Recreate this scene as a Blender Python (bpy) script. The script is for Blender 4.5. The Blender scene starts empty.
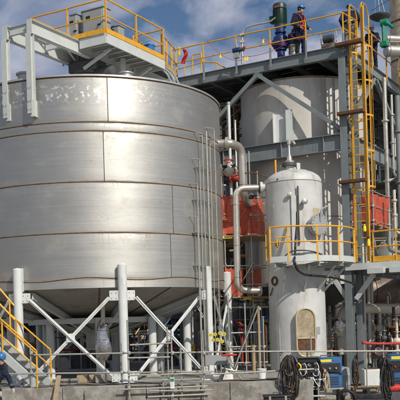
import bpy, math, random
from mathutils import Vector as V, Matrix, noise
random.seed(7)
R = math.radians
SC = bpy.context.scene
COL = SC.collection
# ---------------------------------------------------------------- camera, sky, sun
EYE = 2.5; F = 850.0; ROLL = 0.03; HOR = 325.0
cam = bpy.data.cameras.new('camera'); camo = bpy.data.objects.new('camera', cam); COL.objects.link(camo)
camo.location = (0, 0, EYE)
camo.rotation_euler = (Matrix.Rotation(R(90), 3, 'X') @ Matrix.Rotation(-ROLL, 3, 'Z')).to_euler()
cam.sensor_width = 36; cam.lens = 36 * F / 400
cam.shift_y = (HOR - 200) / 400
cam.clip_end = 4000
SC.camera = camo
W = bpy.data.worlds.new('World'); SC.world = W; W.use_nodes = True
nt = W.node_tree; nt.nodes.clear()
SUN_EL, SUN_AZ = 37.0, 33.0     # azimuth to the right of straight-behind-the-camera
out = nt.nodes.new('ShaderNodeOutputWorld'); bg = nt.nodes.new('ShaderNodeBackground')
sky = nt.nodes.new('ShaderNodeTexSky'); sky.sky_type = 'NISHITA'; sky.sun_disc = False
sky.sun_elevation = R(SUN_EL); sky.sun_rotation = R(180 - SUN_AZ); sky.altitude = 0; sky.air_density = 1.0; sky.dust_density = 1.2; sky.ozone_density = 5.0
tc = nt.nodes.new('ShaderNodeTexCoord'); mp = nt.nodes.new('ShaderNodeMapping'); mp.inputs['Scale'].default_value = (1, 1, 1.9)
mp.inputs['Location'].default_value = (0.70, 0.0, 0.15)
ns = nt.nodes.new('ShaderNodeTexNoise'); ns.inputs['Scale'].default_value = 4.2; ns.inputs['Detail'].default_value = 9; ns.inputs['Roughness'].default_value = 0.52
ns.inputs['Distortion'].default_value = 0.35
cr = nt.nodes.new('ShaderNodeValToRGB'); cr.color_ramp.elements[0].position = 0.45; cr.color_ramp.elements[1].position = 0.60
ns2 = nt.nodes.new('ShaderNodeTexNoise'); ns2.inputs['Scale'].default_value = 9; ns2.inputs['Detail'].default_value = 6
cc = nt.nodes.new('ShaderNodeValToRGB'); cc.color_ramp.elements[0].position = 0.35; cc.color_ramp.elements[1].position = 0.7
cc.color_ramp.elements[0].color = (4.9, 4.9, 6.2, 1); cc.color_ramp.elements[1].color = (12.0, 11.8, 12.4, 1)
mul = nt.nodes.new('ShaderNodeMath'); mul.operation = 'MULTIPLY'; mul.inputs[1].default_value = 0.95
mx = nt.nodes.new('ShaderNodeMixRGB')
L = nt.links.new
L(tc.outputs['Generated'], mp.inputs[0]); L(mp.outputs[0], ns.inputs[0]); L(mp.outputs[0], ns2.inputs[0])
L(ns.outputs[0], cr.inputs[0]); L(cr.outputs[0], mul.inputs[0]); L(mul.outputs[0], mx.inputs[0]); L(ns2.outputs[0], cc.inputs[0])
L(sky.outputs[0], mx.inputs[1]); L(cc.outputs[0], mx.inputs[2]); L(mx.outputs[0], bg.inputs[0]); L(bg.outputs[0], out.inputs[0])
bg.inputs[1].default_value = 0.074
sl = bpy.data.lights.new('sun', 'SUN'); sl.energy = 3.8; sl.angle = R(0.53); sl.color = (1.0, 0.93, 0.82)
so = bpy.data.objects.new('sun', sl); COL.objects.link(so)
sd = V((math.sin(R(SUN_AZ)) * math.cos(R(SUN_EL)), -math.cos(R(SUN_AZ)) * math.cos(R(SUN_EL)), math.sin(R(SUN_EL))))
so.rotation_euler = sd.to_track_quat('Z', 'Y').to_euler()
SC.view_settings.view_transform = 'Standard'; SC.view_settings.look = 'None'; SC.view_settings.exposure = 0.0; SC.view_settings.gamma = 1

# ---------------------------------------------------------------- materials
def rgb(c): return (c[0], c[1], c[2], 1)
def mat(name, col, rough=0.6, metal=0.0, var=0.18, scale=3.0, bump=0.1, bscale=30, stain=None, samt=0.5, sscale=2.0, sthr=0.55, streak=False, spec=0.5, fine=0.0, coat=0):
    m = bpy.data.materials.new(name); m.use_nodes = True; n = m.node_tree.nodes; l = m.node_tree.links.new
    b = n['Principled BSDF']; b.inputs['Roughness'].default_value = rough; b.inputs['Metallic'].default_value = metal
    b.inputs['Specular IOR Level'].default_value = spec
    if coat: b.inputs['Coat Weight'].default_value = coat
    t = n.new('ShaderNodeTexCoord')
    a = n.new('ShaderNodeTexNoise'); a.inputs['Scale'].default_value = scale; a.inputs['Detail'].default_value = 7; a.inputs['Roughness'].default_value = 0.6
    l(t.outputs['Object'], a.inputs[0])
    r = n.new('ShaderNodeValToRGB'); r.color_ramp.elements[0].position = 0.3; r.color_ramp.elements[1].position = 0.72
    r.color_ramp.elements[0].color = rgb([c * (1 - var) for c in col]); r.color_ramp.elements[1].color = rgb([min(1, c * (1 + var)) for c in col])
    l(a.outputs[0], r.inputs[0]); cur = r.outputs[0]
    if stain is not None:
        s = n.new('ShaderNodeTexNoise'); s.inputs['Scale'].default_value = sscale; s.inputs['Detail'].default_value = 8; s.inputs['Roughness'].default_value = 0.7
        mpn = n.new('ShaderNodeMapping'); mpn.inputs['Scale'].default_value = (1, 1, 0.18) if streak else (1, 1, 1)
        l(t.outputs['Object'], mpn.inputs[0]); l(mpn.outputs[0], s.inputs[0])
        sr = n.new('ShaderNodeValToRGB'); sr.color_ramp.elements[0].position = sthr; sr.color_ramp.elements[1].position = min(1, sthr + 0.13)
        sr.color_ramp.elements[1].color = (samt, samt, samt, 1)
        mxx = n.new('ShaderNodeMixRGB'); mxx.inputs[2].default_value = rgb(stain)
        l(s.outputs[0], sr.inputs[0]); l(sr.outputs[0], mxx.inputs[0]); l(cur, mxx.inputs[1]); cur = mxx.outputs[0]
        if metal > 0.1:
            mm = n.new('ShaderNodeMath'); mm.operation = 'MULTIPLY_ADD'; mm.inputs[1].default_value = -0.6; mm.inputs[2].default_value = metal
            l(sr.outputs[0], mm.inputs[0]); l(mm.outputs[0], b.inputs['Metallic'])
    l(cur, b.inputs['Base Color'])
    # roughness variation
    rr = n.new('ShaderNodeMath'); rr.operation = 'MULTIPLY_ADD'; rr.inputs[1].default_value = 0.3; rr.inputs[2].default_value = max(0.02, rough - 0.15)
    a2 = n.new('ShaderNodeTexNoise'); a2.inputs['Scale'].default_value = scale * 2.7; a2.inputs['Detail'].default_value = 6
    l(t.outputs['Object'], a2.inputs[0]); l(a2.outputs[0], rr.inputs[0]); l(rr.outputs[0], b.inputs['Roughness'])
    if bump:
        bn = n.new('ShaderNodeTexNoise'); bn.inputs['Scale'].default_value = bscale; bn.inputs['Detail'].default_value = 5
        bb = n.new('ShaderNodeBump'); bb.inputs['Strength'].default_value = bump; bb.inputs['Distance'].default_value = 0.02
        l(t.outputs['Object'], bn.inputs[0]); l(bn.outputs[0], bb.inputs['Height']); l(bb.outputs[0], b.inputs['Normal'])
    return m
M = {}
RUST = (0.12, 0.05, 0.022)
M['shell'] = mat('stainless_plate', (0.53, 0.515, 0.485), 0.40, 0.80, 0.10, 0.9, 0.16, 1.6, stain=(0.40, 0.36, 0.28), samt=0.45, sscale=1.3, sthr=0.52, streak=True)
M['weld'] = mat('brown_weld_seam', (0.13, 0.085, 0.052), 0.75, 0.2, 0.4, 6, 0.6, 40)
M['roof'] = mat('dull_roof_steel', (0.45, 0.45, 0.44), 0.5, 0.6, 0.15, 2)
M['silo'] = mat('dull_stainless', (0.56, 0.545, 0.50), 0.55, 0.12, 0.12, 1.2, 0.12, 2, stain=(0.33, 0.29, 0.23), samt=0.5, sscale=1.5, sthr=0.5, streak=True)
M['vessel'] = mat('primer_grey_vessel', (0.53, 0.545, 0.535), 0.55, 0.05, 0.12, 1.8, 0.12, 8, stain=(0.30, 0.21, 0.12), samt=0.65, sscale=3.2, sthr=0.54, streak=True)
M['white'] = mat('white_painted_steel', (0.62, 0.65, 0.64), 0.45, 0.0, 0.07, 3, 0.08, 25, stain=(0.33, 0.24, 0.15), samt=0.6, sscale=5, sthr=0.56, streak=True)
M['bridge'] = mat('pale_grey_painted_steel', (0.53, 0.565, 0.55), 0.45, 0.0, 0.08, 3, 0.08, 25, stain=(0.30, 0.29, 0.25), samt=0.4, sscale=4, sthr=0.6, streak=True)
M['grey'] = mat('blue_grey_painted_steel', (0.185, 0.215, 0.225), 0.42, 0.0, 0.14, 2.5, 0.08, 25, stain=(0.13, 0.11, 0.09), samt=0.5, sscale=3.5, sthr=0.56, streak=True)
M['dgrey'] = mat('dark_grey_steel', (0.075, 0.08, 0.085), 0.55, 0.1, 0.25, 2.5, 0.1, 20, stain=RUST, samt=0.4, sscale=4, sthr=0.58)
M['yellow'] = mat('safety_yellow_paint', (0.72, 0.37, 0.025), 0.42, 0.0, 0.09, 4, 0.08, 30, stain=(0.24, 0.11, 0.035), samt=0.75, sscale=9, sthr=0.55)
M['rust'] = mat('rusty_steel', (0.13, 0.06, 0.028), 0.85, 0.1, 0.4, 9, 0.4, 40)
M['galv'] = mat('galvanised_tube', (0.42, 0.42, 0.38), 0.45, 0.55, 0.2, 5, 0.15, 40, stain=(0.22, 0.12, 0.06), samt=0.6, sscale=5, sthr=0.55)
M['pipe'] = mat('stainless_pipe', (0.55, 0.53, 0.48), 0.36, 0.75, 0.12, 3, 0.1, 20, stain=(0.28, 0.22, 0.14), samt=0.5, sscale=4, sthr=0.56)
M['foil'] = mat('crumpled_foil', (0.75, 0.75, 0.75), 0.22, 1.0, 0.1, 5, 1.0, 14)
M['conc'] = mat('concrete', (0.31, 0.30, 0.27), 0.92, 0, 0.28, 3.5, 0.6, 28, stain=(0.15, 0.135, 0.115), samt=0.75, sscale=2.2, sthr=0.47)
M['ground'] = mat('packed_gravel', (0.24, 0.22, 0.19), 0.95, 0, 0.3, 0.8, 0.6, 25, stain=(0.15, 0.13, 0.11), samt=0.6, sscale=0.4, sthr=0.5)
M['wood'] = mat('weathered_board', (0.36, 0.27, 0.17), 0.8, 0, 0.25, 6, 0.3, 40, stain=(0.2, 0.14, 0.09), samt=0.5, sscale=6, sthr=0.52)
M['navy'] = mat('navy_work_cloth', (0.016, 0.022, 0.045), 0.85, 0, 0.3, 9, 0.5, 18, spec=0.2)
M['denim'] = mat('faded_grey_cloth', (0.20, 0.20, 0.19), 0.9, 0, 0.5, 14, 0.5, 20, spec=0.2)
M['skin'] = mat('skin', (0.42, 0.23, 0.16), 0.55, 0, 0.08, 9, 0.1, 60)
M['lip'] = mat('lip_skin', (0.30, 0.12, 0.09), 0.5, 0, 0.08, 9, 0.05, 60)
M['boot'] = mat('boot_leather', (0.03, 0.022, 0.016), 0.6)
M['glove'] = mat('pale_work_glove', (0.45, 0.42, 0.33), 0.9, 0, 0.2, 20, 0.3, 60)
M['hblue'] = mat('blue_helmet_plastic', (0.03, 0.16, 0.36), 0.3, 0, 0.05, 5, 0.02)
M['hwhite'] = mat('white_helmet_plastic', (0.65, 0.65, 0.62), 0.3, 0, 0.05, 5, 0.02)
M['hair'] = mat('dark_hair', (0.03, 0.02, 0.014), 0.8, 0, 0.3, 40, 0.5, 90)
M['red'] = mat('red_webbing', (0.48, 0.03, 0.025), 0.6, 0, 0.15, 8, 0.15, 40)
M['mgreen'] = mat('dark_green_motor_paint', (0.012, 0.05, 0.035), 0.4, 0, 0.2, 6, 0.1, 30)
M['mblue'] = mat('deep_blue_pump_paint', (0.012, 0.03, 0.13), 0.38, 0, 0.2, 6, 0.1, 30)
M['teal'] = mat('bright_green_paint', (0.01, 0.22, 0.13), 0.4, 0, 0.15, 6, 0.1, 30)
M['cab'] = mat('cabinet_grey', (0.30, 0.32, 0.32), 0.45, 0, 0.06, 3, 0.05)
M['machine'] = mat('blue_machine_paint', (0.03, 0.13, 0.33), 0.4, 0, 0.15, 5, 0.1, 30, stain=(0.04, 0.05, 0.07), samt=0.6, sscale=6, sthr=0.56)
M['black'] = mat('black_rubber', (0.014, 0.014, 0.015), 0.55, 0, 0.3, 8, 0.2, 40)
M['bucket'] = mat('blue_bucket_plastic', (0.02, 0.17, 0.5), 0.35, 0, 0.06, 3, 0.02)
M['tag'] = mat('yellow_tag_plastic', (0.75, 0.62, 0.03), 0.5, 0, 0.05, 3, 0.02)
M['card'] = mat('white_card', (0.75, 0.77, 0.75), 0.6, 0, 0.05, 3, 0.02)
M['cream'] = mat('cream_pipe_cladding', (0.60, 0.57, 0.49), 0.5, 0.15, 0.1, 2, 0.1, 12, stain=(0.25, 0.2, 0.14), samt=0.5, sscale=3, sthr=0.56)
M['clad'] = mat('shade_dark_weathered_cladding', (0.03, 0.03, 0.031), 0.7, 0.0, 0.35, 0.7, 0.15, 5, stain=(0.08, 0.05, 0.03), samt=0.6, sscale=0.8, sthr=0.54)  # near-black base colour stands in for shade among open steelwork; brown stain is weathering
M['brown'] = mat('brown_door_panel', (0.36, 0.30, 0.20), 0.7, 0.1, 0.3, 5, 0.2, 20, stain=(0.16, 0.06, 0.02), samt=0.7, sscale=3, sthr=0.5)
M['tan'] = mat('tan_door_frame', (0.50, 0.42, 0.27), 0.5, 0.1, 0.15, 6)
M['grate'] = mat('steel_deck_plate', (0.16, 0.17, 0.17), 0.55, 0.3, 0.2, 2.5, 0.15, 20, stain=RUST, samt=0.4, sscale=3, sthr=0.57)
M['stack'] = mat('pale_stack_steel', (0.52, 0.44, 0.30), 0.5, 0.2, 0.15, 2, 0.1, 12, stain=(0.25, 0.17, 0.09), samt=0.6, sscale=3, sthr=0.5)
M['cone'] = mat('grimy_cone_steel', (0.36, 0.34, 0.30), 0.6, 0.2, 0.2, 1.5, 0.1, 6, stain=(0.13, 0.10, 0.07), samt=0.6, sscale=1.5, sthr=0.5)
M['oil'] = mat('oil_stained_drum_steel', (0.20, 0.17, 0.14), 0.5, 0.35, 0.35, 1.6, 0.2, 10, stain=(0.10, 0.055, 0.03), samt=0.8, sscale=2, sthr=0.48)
M['glass'] = mat('dark_display_glass', (0.02, 0.025, 0.03), 0.1, 0, 0.1, 3, 0)
M['white_bag'] = mat('white_wrap', (0.66, 0.66, 0.63), 0.6, 0, 0.06, 5, 0.6, 9)
def net_mat():
    m = mat('orange_debris_net', (0.48, 0.08, 0.04), 0.7, 0, 0.3, 6, 0.2, 30)
    n = m.node_tree.nodes; l = m.node_tree.links.new; b = n['Principled BSDF']; o = n['Material Output']
    t = n.new('ShaderNodeUVMap'); w = n.new('ShaderNodeTexBrick'); w.offset = 0
    w.inputs['Scale'].default_value = 1; w.inputs['Brick Width'].default_value = 0.05; w.inputs['Row Height'].default_value = 0.05; w.inputs['Mortar Size'].default_value = 0.016
    w.inputs['Color1'].default_value = (0, 0, 0, 1); w.inputs['Color2'].default_value = (0, 0, 0, 1); w.inputs['Mortar'].default_value = (1, 1, 1, 1)
    l(t.outputs[0], w.inputs[0]); tr = n.new('ShaderNodeBsdfTransparent'); mi = n.new('ShaderNodeMixShader')
    ad = n.new('ShaderNodeMath'); ad.operation = 'MULTIPLY_ADD'; ad.inputs[1].default_value = 0.55; ad.inputs[2].default_value = 0.42
    l(w.outputs[0], ad.inputs[0]); l(ad.outputs[0], mi.inputs[0]); l(tr.outputs[0], mi.inputs[1]); l(b.outputs[0], mi.inputs[2]); l(mi.outputs[0], o.inputs[0])
    return m
M['net'] = net_mat()
# tank plate: horizontally rolled stainless, heat tint and runs along the weld seams, plate to plate tone
def tank_mat(name, seams, base, flecks=False):
    m = bpy.data.materials.new(name); m.use_nodes = True; n = m.node_tree.nodes; l = m.node_tree.links.new; b = n['Principled BSDF']
    def math(op, a, bb=None, c=None, cl=False):
        q = n.new('ShaderNodeMath'); q.operation = op; q.use_clamp = cl
        for i, v in enumerate((a, bb, c)):
            if v is None: continue
            if isinstance(v, (int, float)): q.inputs[i].default_value = v
            else: l(v, q.inputs[i])
        return q.outputs[0]
    def noi(vec, sc, det=6, ro=.6):
        q = n.new('ShaderNodeTexNoise'); q.inputs['Scale'].default_value = sc; q.inputs['Detail'].default_value = det; q.inputs['Roughness'].default_value = ro; l(vec, q.inputs[0]); return q.outputs[0]
    def ramp(v, p0, p1):
        q = n.new('ShaderNodeMapRange'); q.inputs[1].default_value = p0; q.inputs[2].default_value = p1; l(v, q.inputs[0]); return q.outputs[0]
    def mix(f, a, c):
        q = n.new('ShaderNodeMixRGB'); l(f, q.inputs[0]); l(a, q.inputs[1]); q.inputs[2].default_value = rgb(c); return q.outputs[0]
    t = n.new('ShaderNodeTexCoord'); sx = n.new('ShaderNodeSeparateXYZ'); l(t.outputs['Object'], sx.inputs[0]); x, y, z = sx.outputs
    oi = n.new('ShaderNodeObjectInfo'); rnd = oi.outputs['Random']
    ang = math('ARCTAN2', x, math('MULTIPLY', y, -1.0))
    def cyl(ka, kz):
        q = n.new('ShaderNodeCombineXYZ'); l(math('MULTIPLY', ang, ka), q.inputs[0]); l(math('MULTIPLY', z, kz), q.inputs[1]); l(math('MULTIPLY', rnd, 20.0), q.inputs[2]); return q.outputs[0]
    roll = noi(cyl(1.3, 16), 1.0, 8, .65); blot = noi(cyl(4.0, 1.4), 1.0, 8, .65); runs = noi(cyl(42, .8), 1.0, 5); speck = noi(cyl(26, 6), 2.4, 4, .5); fine = noi(cyl(6, 75), 1.0, 3)
    v = math('ADD', math('MULTIPLY_ADD', roll, .22, .74), math('MULTIPLY_ADD', blot, .36, -.18)); v = math('ADD', v, math('MULTIPLY_ADD', rnd, .14, .05)); v = math('ADD', v, math('MULTIPLY_ADD', fine, .10, -.05))
    q = n.new('ShaderNodeMixRGB'); q.blend_type = 'MULTIPLY'; q.inputs[0].default_value = 1; q.inputs[1].default_value = rgb(base); l(v, q.inputs[2]); col = q.outputs[0]
    d = None; db = None
    for zs in seams:
        e = math('SUBTRACT', z, zs - .81); ab = math('ABSOLUTE', e); d = ab if d is None else math('MINIMUM', d, ab)
        below = ramp(e, -.75, -.02); be = math('MULTIPLY', below, math('LESS_THAN', e, 0.0)); db = be if db is None else math('MAXIMUM', db, be)
    jit = math('MULTIPLY_ADD', noi(cyl(14, 5), 1.0, 5), .09, -.02)
    tint = math('MULTIPLY', ramp(math('SUBTRACT', d, jit), .036, .0), .55, cl=True)
    col = mix(tint, col, (.21, .155, .10))
    rn = math('MULTIPLY', math('MULTIPLY', ramp(runs, .56, .72), math('POWER', db, 2.0)), .5, cl=True); col = mix(rn, col, (.24, .17, .10))
    grime = math('MULTIPLY', ramp(blot, .56, .74), .45, cl=True); col = mix(grime, col, (.30, .28, .22))
    sp = math('MULTIPLY', ramp(speck, .70, .74), .7, cl=True); col = mix(sp, col, (.12, .09, .06))
    if flecks:  # glints of dents and peeled film put into the colour as white flecks
        fl = noi(t.outputs['Object'], 8, 3, .5); band = math('MULTIPLY', ramp(z, 8.42, 8.62), ramp(z, 9.10, 8.90)); lft = ramp(ang, .75, .25)
        f_ = math('MULTIPLY', math('MULTIPLY', ramp(math('MULTIPLY_ADD', fine, .18, math('SUBTRACT', fl, .09)), .56, .63), band), lft, cl=True); col = mix(f_, col, (.88, .88, .84))
    l(col, b.inputs['Base Color'])
    dirt = math('MAXIMUM', math('MAXIMUM', tint, rn), grime); dirt = math('MAXIMUM', dirt, sp)
    l(math('MULTIPLY_ADD', dirt, -.75, .86, True), b.inputs['Metallic'])
    r = math('ADD', math('MULTIPLY_ADD', roll, .24, .36), math('MULTIPLY_ADD', rnd, .05, 0.0)); l(math('ADD', r, math('MULTIPLY', dirt, .25)), b.inputs['Roughness'])
    bb = n.new('ShaderNodeBump'); bb.inputs['Strength'].default_value = .22; bb.inputs['Distance'].default_value = .02
    hgt = math('ADD', math('MULTIPLY', noi(cyl(7, 2.2), 1.0, 5), 1.0), math('MULTIPLY', fine, .06)); l(hgt, bb.inputs['Height']); l(bb.outputs[0], b.inputs['Normal'])
    g_ = n.new('ShaderNodeNewGeometry'); c_ = n.new('ShaderNodeVectorMath'); c_.operation = 'CROSS_PRODUCT'; c_.inputs[1].default_value = (0, 0, 1)
    l(g_.outputs['Normal'], c_.inputs[0]); l(c_.outputs[0], b.inputs['Tangent']); b.inputs['Anisotropic'].default_value = 0.3; b.inputs['Anisotropic Rotation'].default_value = 0.25
    return m
SEAMS = (3.98, 5.37, 6.90, 8.43, 8.70, 10.07)
M['shell'] = tank_mat('stainless_plate', SEAMS, (.49, .49, .465)); M['shelltop'] = tank_mat('glint_flecked_stainless_plate', SEAMS, (.49, .49, .465), True)

# ---------------------------------------------------------------- mesh helpers
UP = V((0, 0, 1))
def frame(d, up=UP):
    d = d.normalized()
    x = d.cross(up)
    if x.length < 1e-4: x = d.cross(V((0, 1, 0)))
    x.normalize(); y = x.cross(d).normalized()
    return x, y, d
class MB:
    def __init__(s): s.v = []; s.f = []; s.uv = None
    def add(s, vs, fs):
        o = len(s.v); s.v += [V(p) for p in vs]; s.f += [tuple(i + o for i in f) for f in fs]; return s
    def box(s, c, sz, rot=None):
        c = V(c); h = V(sz) / 2; vs = []
        for z in (-1, 1):
            for x, y in ((-1, -1), (1, -1), (1, 1), (-1, 1)):
                p = V((x * h.x, y * h.y, z * h.z)); vs.append(c + (rot @ p if rot is not None else p))
        return s.add(vs, [(3, 2, 1, 0), (4, 5, 6, 7), (0, 1, 5, 4), (1, 2, 6, 5), (2, 3, 7, 6), (3, 0, 4, 7)])
    def prof(s, p, q, poly, up=UP):
        p = V(p); q = V(q); x, y, d = frame(q - p, up); n = len(poly)
        vs = [p + x * a + y * b for a, b in poly] + [q + x * a + y * b for a, b in poly]
        return s.add(vs, [tuple(range(n)), tuple(range(2 * n - 1, n - 1, -1))] + [(i, n + i, n + (i + 1) % n, (i + 1) % n) for i in range(n)])
    def bar(s, p, q, w, h, up=UP):
        return s.prof(p, q, [(-w / 2, -h / 2), (w / 2, -h / 2), (w / 2, h / 2), (-w / 2, h / 2)], up)
    def ibeam(s, p, q, w, h, tf=0.022, tw=0.018, up=UP):
        w /= 2; h /= 2; t = tw / 2
        return s.prof(p, q, [(-w, -h), (w, -h), (w, -h + tf), (t, -h + tf), (t, h - tf), (w, h - tf), (w, h), (-w, h), (-w, h - tf), (-t, h - tf), (-t, -h + tf), (-w, -h + tf)], up)
    def angle(s, p, q, w, t=0.012, up=UP):
        return s.prof(p, q, [(0, 0), (w, 0), (w, t), (t, t), (t, w), (0, w)], up)
    def tube(s, p, q, r, n=10, r2=None):
        p = V(p); q = V(q); x, y, d = frame(q - p); r2 = r if r2 is None else r2
        vs = [p + (x * math.cos(2 * math.pi * i / n) + y * math.sin(2 * math.pi * i / n)) * r for i in range(n)]
        vs += [q + (x * math.cos(2 * math.pi * i / n) + y * math.sin(2 * math.pi * i / n)) * r2 for i in range(n)]
        return s.add(vs, [tuple(range(n - 1, -1, -1)), tuple(range(n, 2 * n))] + [(i, (i + 1) % n, n + (i + 1) % n, n + i) for i in range(n)])
    def pipe(s, pts, r, n=10, bend=0.0, seg=6, closed=False):
        pts = [V(p) for p in pts]; path = []
        if bend > 0 and not closed:
            path.append(pts[0])
            for i in range(1, len(pts) - 1):
                a, b, c = pts[i - 1], pts[i], pts[i + 1]
                k = min(bend, (a - b).length * .48, (c - b).length * .48)
                p0 = b + (a - b).normalized() * k; p1 = b + (c - b).normalized() * k
                for j in range(seg + 1):
                    t = j / seg; path.append(p0 * (1 - t) ** 2 + b * 2 * t * (1 - t) + p1 * t * t)
            path.append(pts[-1])
        else: path = pts
        m = len(path); rings = []; x = None
        for i in range(m):
            if closed: d = path[(i + 1) % m] - path[i - 1]
            else: d = path[min(i + 1, m - 1)] - path[max(i - 1, 0)]
            d.normalize()
            if x is None: x, y, _ = frame(d)
            else:
                x = (x - d * x.dot(d)).normalized()
            y = x.cross(d)
            rings.append([path[i] + (x * math.cos(2 * math.pi * j / n) + y * math.sin(2 * math.pi * j / n)) * r for j in range(n)])
        vs = [p for rg in rings for p in rg]; fs = []
        for i in range(m if closed else m - 1):
            k = (i + 1) % m
            for j in range(n): fs.append((i * n + j, k * n + j, k * n + (j + 1) % n, i * n + (j + 1) % n))
        if not closed: fs += [tuple(range(n)), tuple(range((m - 1) * n + n - 1, (m - 1) * n - 1, -1))]
        return s.add(vs, fs)
    def lathe(s, c, prof, n=24, axis=UP, a0=0, a1=360):
        c = V(c); x, y, d = frame(V(axis)); full = abs(a1 - a0 - 360) < 1e-3; k = n if full else n + 1; vs = []
        for r, z in prof:
            for i in range(k):
                a = R(a0 + (a1 - a0) * i / n); vs.append(c + x * (math.cos(a) * r) + y * (math.sin(a) * r) + d * z)
        fs = []; m = len(prof)
        for j in range(m - 1):
            for i in range(n):
                b = (i + 1) % k; fs.append((j * k + i, j * k + b, (j + 1) * k + b, (j + 1) * k + i))
        if full:
            if prof[0][0] > 1e-5: fs.append(tuple(range(k - 1, -1, -1)))
            if prof[-1][0] > 1e-5: fs.append(tuple(range((m - 1) * k, m * k)))
        return s.add(vs, fs)
    def ball(s, c, r, n=12, sc=(1, 1, 1), rot=None):
        o = len(s.v); m = n // 2
        s.lathe((0, 0, 0), [(max(1e-6, r * math.sin(math.pi * i / m)), -r * math.cos(math.pi * i / m)) for i in range(m + 1)], n)
        for i in range(o, len(s.v)):
            p = s.v[i]; p = V((p.x * sc[0], p.y * sc[1], p.z * sc[2]))
            if rot is not None: p = rot @ p
            s.v[i] = p + V(c)
        return s
    def ring(s, c, rad, r, axis=UP, n=24, m=8, a0=0, a1=360):
        x, y, d = frame(V(axis)); c = V(c); full = abs(a1 - a0 - 360) < 1e-3
        k = n if full else n + 1
        pts = [c + x * math.cos(R(a0 + (a1 - a0) * i / n)) * rad + y * math.sin(R(a0 + (a1 - a0) * i / n)) * rad for i in range(k)]
        return s.pipe(pts, r, m, closed=full)
    def grid(s, fn, nu, nv):
        o = len(s.v); vs = [fn(i / nu, j / nv) for j in range(nv + 1) for i in range(nu + 1)]
        return s.add(vs, [(j * (nu + 1) + i, j * (nu + 1) + i + 1, (j + 1) * (nu + 1) + i + 1, (j + 1) * (nu + 1) + i) for j in range(nv) for i in range(nu)])
def wloc(o):
    p = V((0, 0, 0))
    while o is not None: p += o.location; o = o.parent
    return p
def obj(name, mb, m, parent=None, bevel=0, smooth=35, label=None, loc=None, solid=0):
    me = bpy.data.meshes.new(name)
    o = bpy.data.objects.new(name, me); COL.objects.link(o)
    base = V((0, 0, 0))
    if loc is not None: o.location = V(loc) - (wloc(parent) if parent else V((0, 0, 0)))
    if parent is not None: o.parent = parent
    base = wloc(o)
    me.from_pydata([v - base for v in mb.v], [], mb.f); me.validate(); me.update()
    me.materials.append(M[m] if isinstance(m, str) else m)
    if smooth:
        me.polygons.foreach_set('use_smooth', [True] * len(me.polygons)); me.set_sharp_from_angle(angle=R(smooth))
    if bevel:
        b = o.modifiers.new('bevel', 'BEVEL'); b.width = bevel; b.segments = 2; b.limit_method = 'ANGLE'; b.angle_limit = R(40)
    if solid:
        b = o.modifiers.new('thickness', 'SOLIDIFY'); b.thickness = solid; b.offset = 0
        b = o.modifiers.new('split', 'EDGE_SPLIT'); b.split_angle = R(max(smooth, 30))
    if label: o['label'] = label
    return o
def tag(o, label=None, cat=None, group=None, kind=None):
    if label: o['label'] = label
    if cat: o['category'] = cat
    if group: o['group'] = group
    if kind: o['kind'] = kind
    return o
def thing(name, label, cat, loc, group=None):
    o = bpy.data.objects.new(name, None); COL.objects.link(o); o.location = V(loc); o.empty_display_size = 0.2
    return tag(o, label, cat, group)
def copy_tree(o, parent=None, off=None):
    c = o.copy(); COL.objects.link(c)
    if parent is not None: c.parent = parent
    if off is not None: c.location = o.location + V(off)
    for ch in list(o.children): copy_tree(ch, c)
    return c
def pt(x, y, Y):          # a point seen in the photograph at pixel (x, y), at distance Y
    u = x - 200; v = y - HOR
    return V(((u - ROLL * v) / F * Y, Y, EYE - (v + ROLL * u) / F * Y))
K = V((5.58, 31.0, 0)); E1 = V((0.866, -0.5, 0)); E2 = V((0.5, 0.866, 0))
GR = Matrix((( E1.x, E2.x, 0), (E1.y, E2.y, 0), (0, 0, 1)))
def G(a, b, h):           # frame coordinates: a metres left of the near corner, b metres back, h above eye level
    return K - E1 * a + E2 * b + V((0, 0, EYE + h))
def bolt_flange(parent, c, axis, r, t=0.05, m='pipe', nb=8, name='flange'):
    a = V(axis).normalized(); mb = MB().tube(V(c) - a * t / 2, V(c) + a * t / 2, r, 20)
    x, y, d = frame(a)
    for i in range(nb):
        g = 2 * math.pi * i / nb; p = V(c) + (x * math.cos(g) + y * math.sin(g)) * r * .82
        mb.tube(p - a * (t * .5 + .018), p + a * (t * .5 + .018), .012, 6)
    return obj(name, mb, m, parent)
def handrail(parent, pts, h=1.05, spacing=1.5, m='yellow', r=0.026, kick=0.0, skip_first=False, square=False, mids=(0.5,), drop=0.0, kickm=None, bend=0.0, postm=None):
    pts = [V(p) for p in pts]
    def wob(dz, sd):
        o_ = []
        for i in range(len(pts) - 1):
            k_ = max(1, round((pts[i + 1] - pts[i]).length / .4))
            for j in range(k_):
                q = pts[i].lerp(pts[i + 1], j / k_) + UP * dz
                if j: q += noise.noise_vector(q * 1.3 + V((sd, 0, 0))) * .014
                o_.append(q)
        return o_ + [pts[-1] + UP * dz]
    obj('top_rail', MB().pipe(wob(h, 0), r, 8, bend), m, parent)
    for f in mids: obj('mid_rail', MB().pipe(wob(h * f, 5), r * .85, 8, bend), m, parent)
    for i in range(len(pts) - 1):
        a, b = pts[i], pts[i + 1]; n = max(1, round((b - a).length / spacing))
        for j in range(n + 1):
            if j == n and i < len(pts) - 2: continue
            if j == 0 and i == 0 and skip_first: continue
            p = a.lerp(b, j / n)
            mb = MB(); d = (b - a).normalized()
            mb.bar(p - UP * drop, p + UP * h, .055, .035, d) if square else mb.tube(p - UP * drop, p + UP * h, r * .95, 8)
            obj('post', mb, postm or m, parent)
        if kick: obj('kick_plate', MB().bar(a + UP * kick / 2, b + UP * kick / 2, .012, kick), kickm or m, parent)
# ================================================================ SETTING
def gfn(u, v):
    x = -900 + 1800 * u; y = -300 + 1700 * v
    return V((x, y, 0))
tag(obj('ground', MB().grid(gfn, 24, 24), 'ground'), kind='structure')
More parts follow.
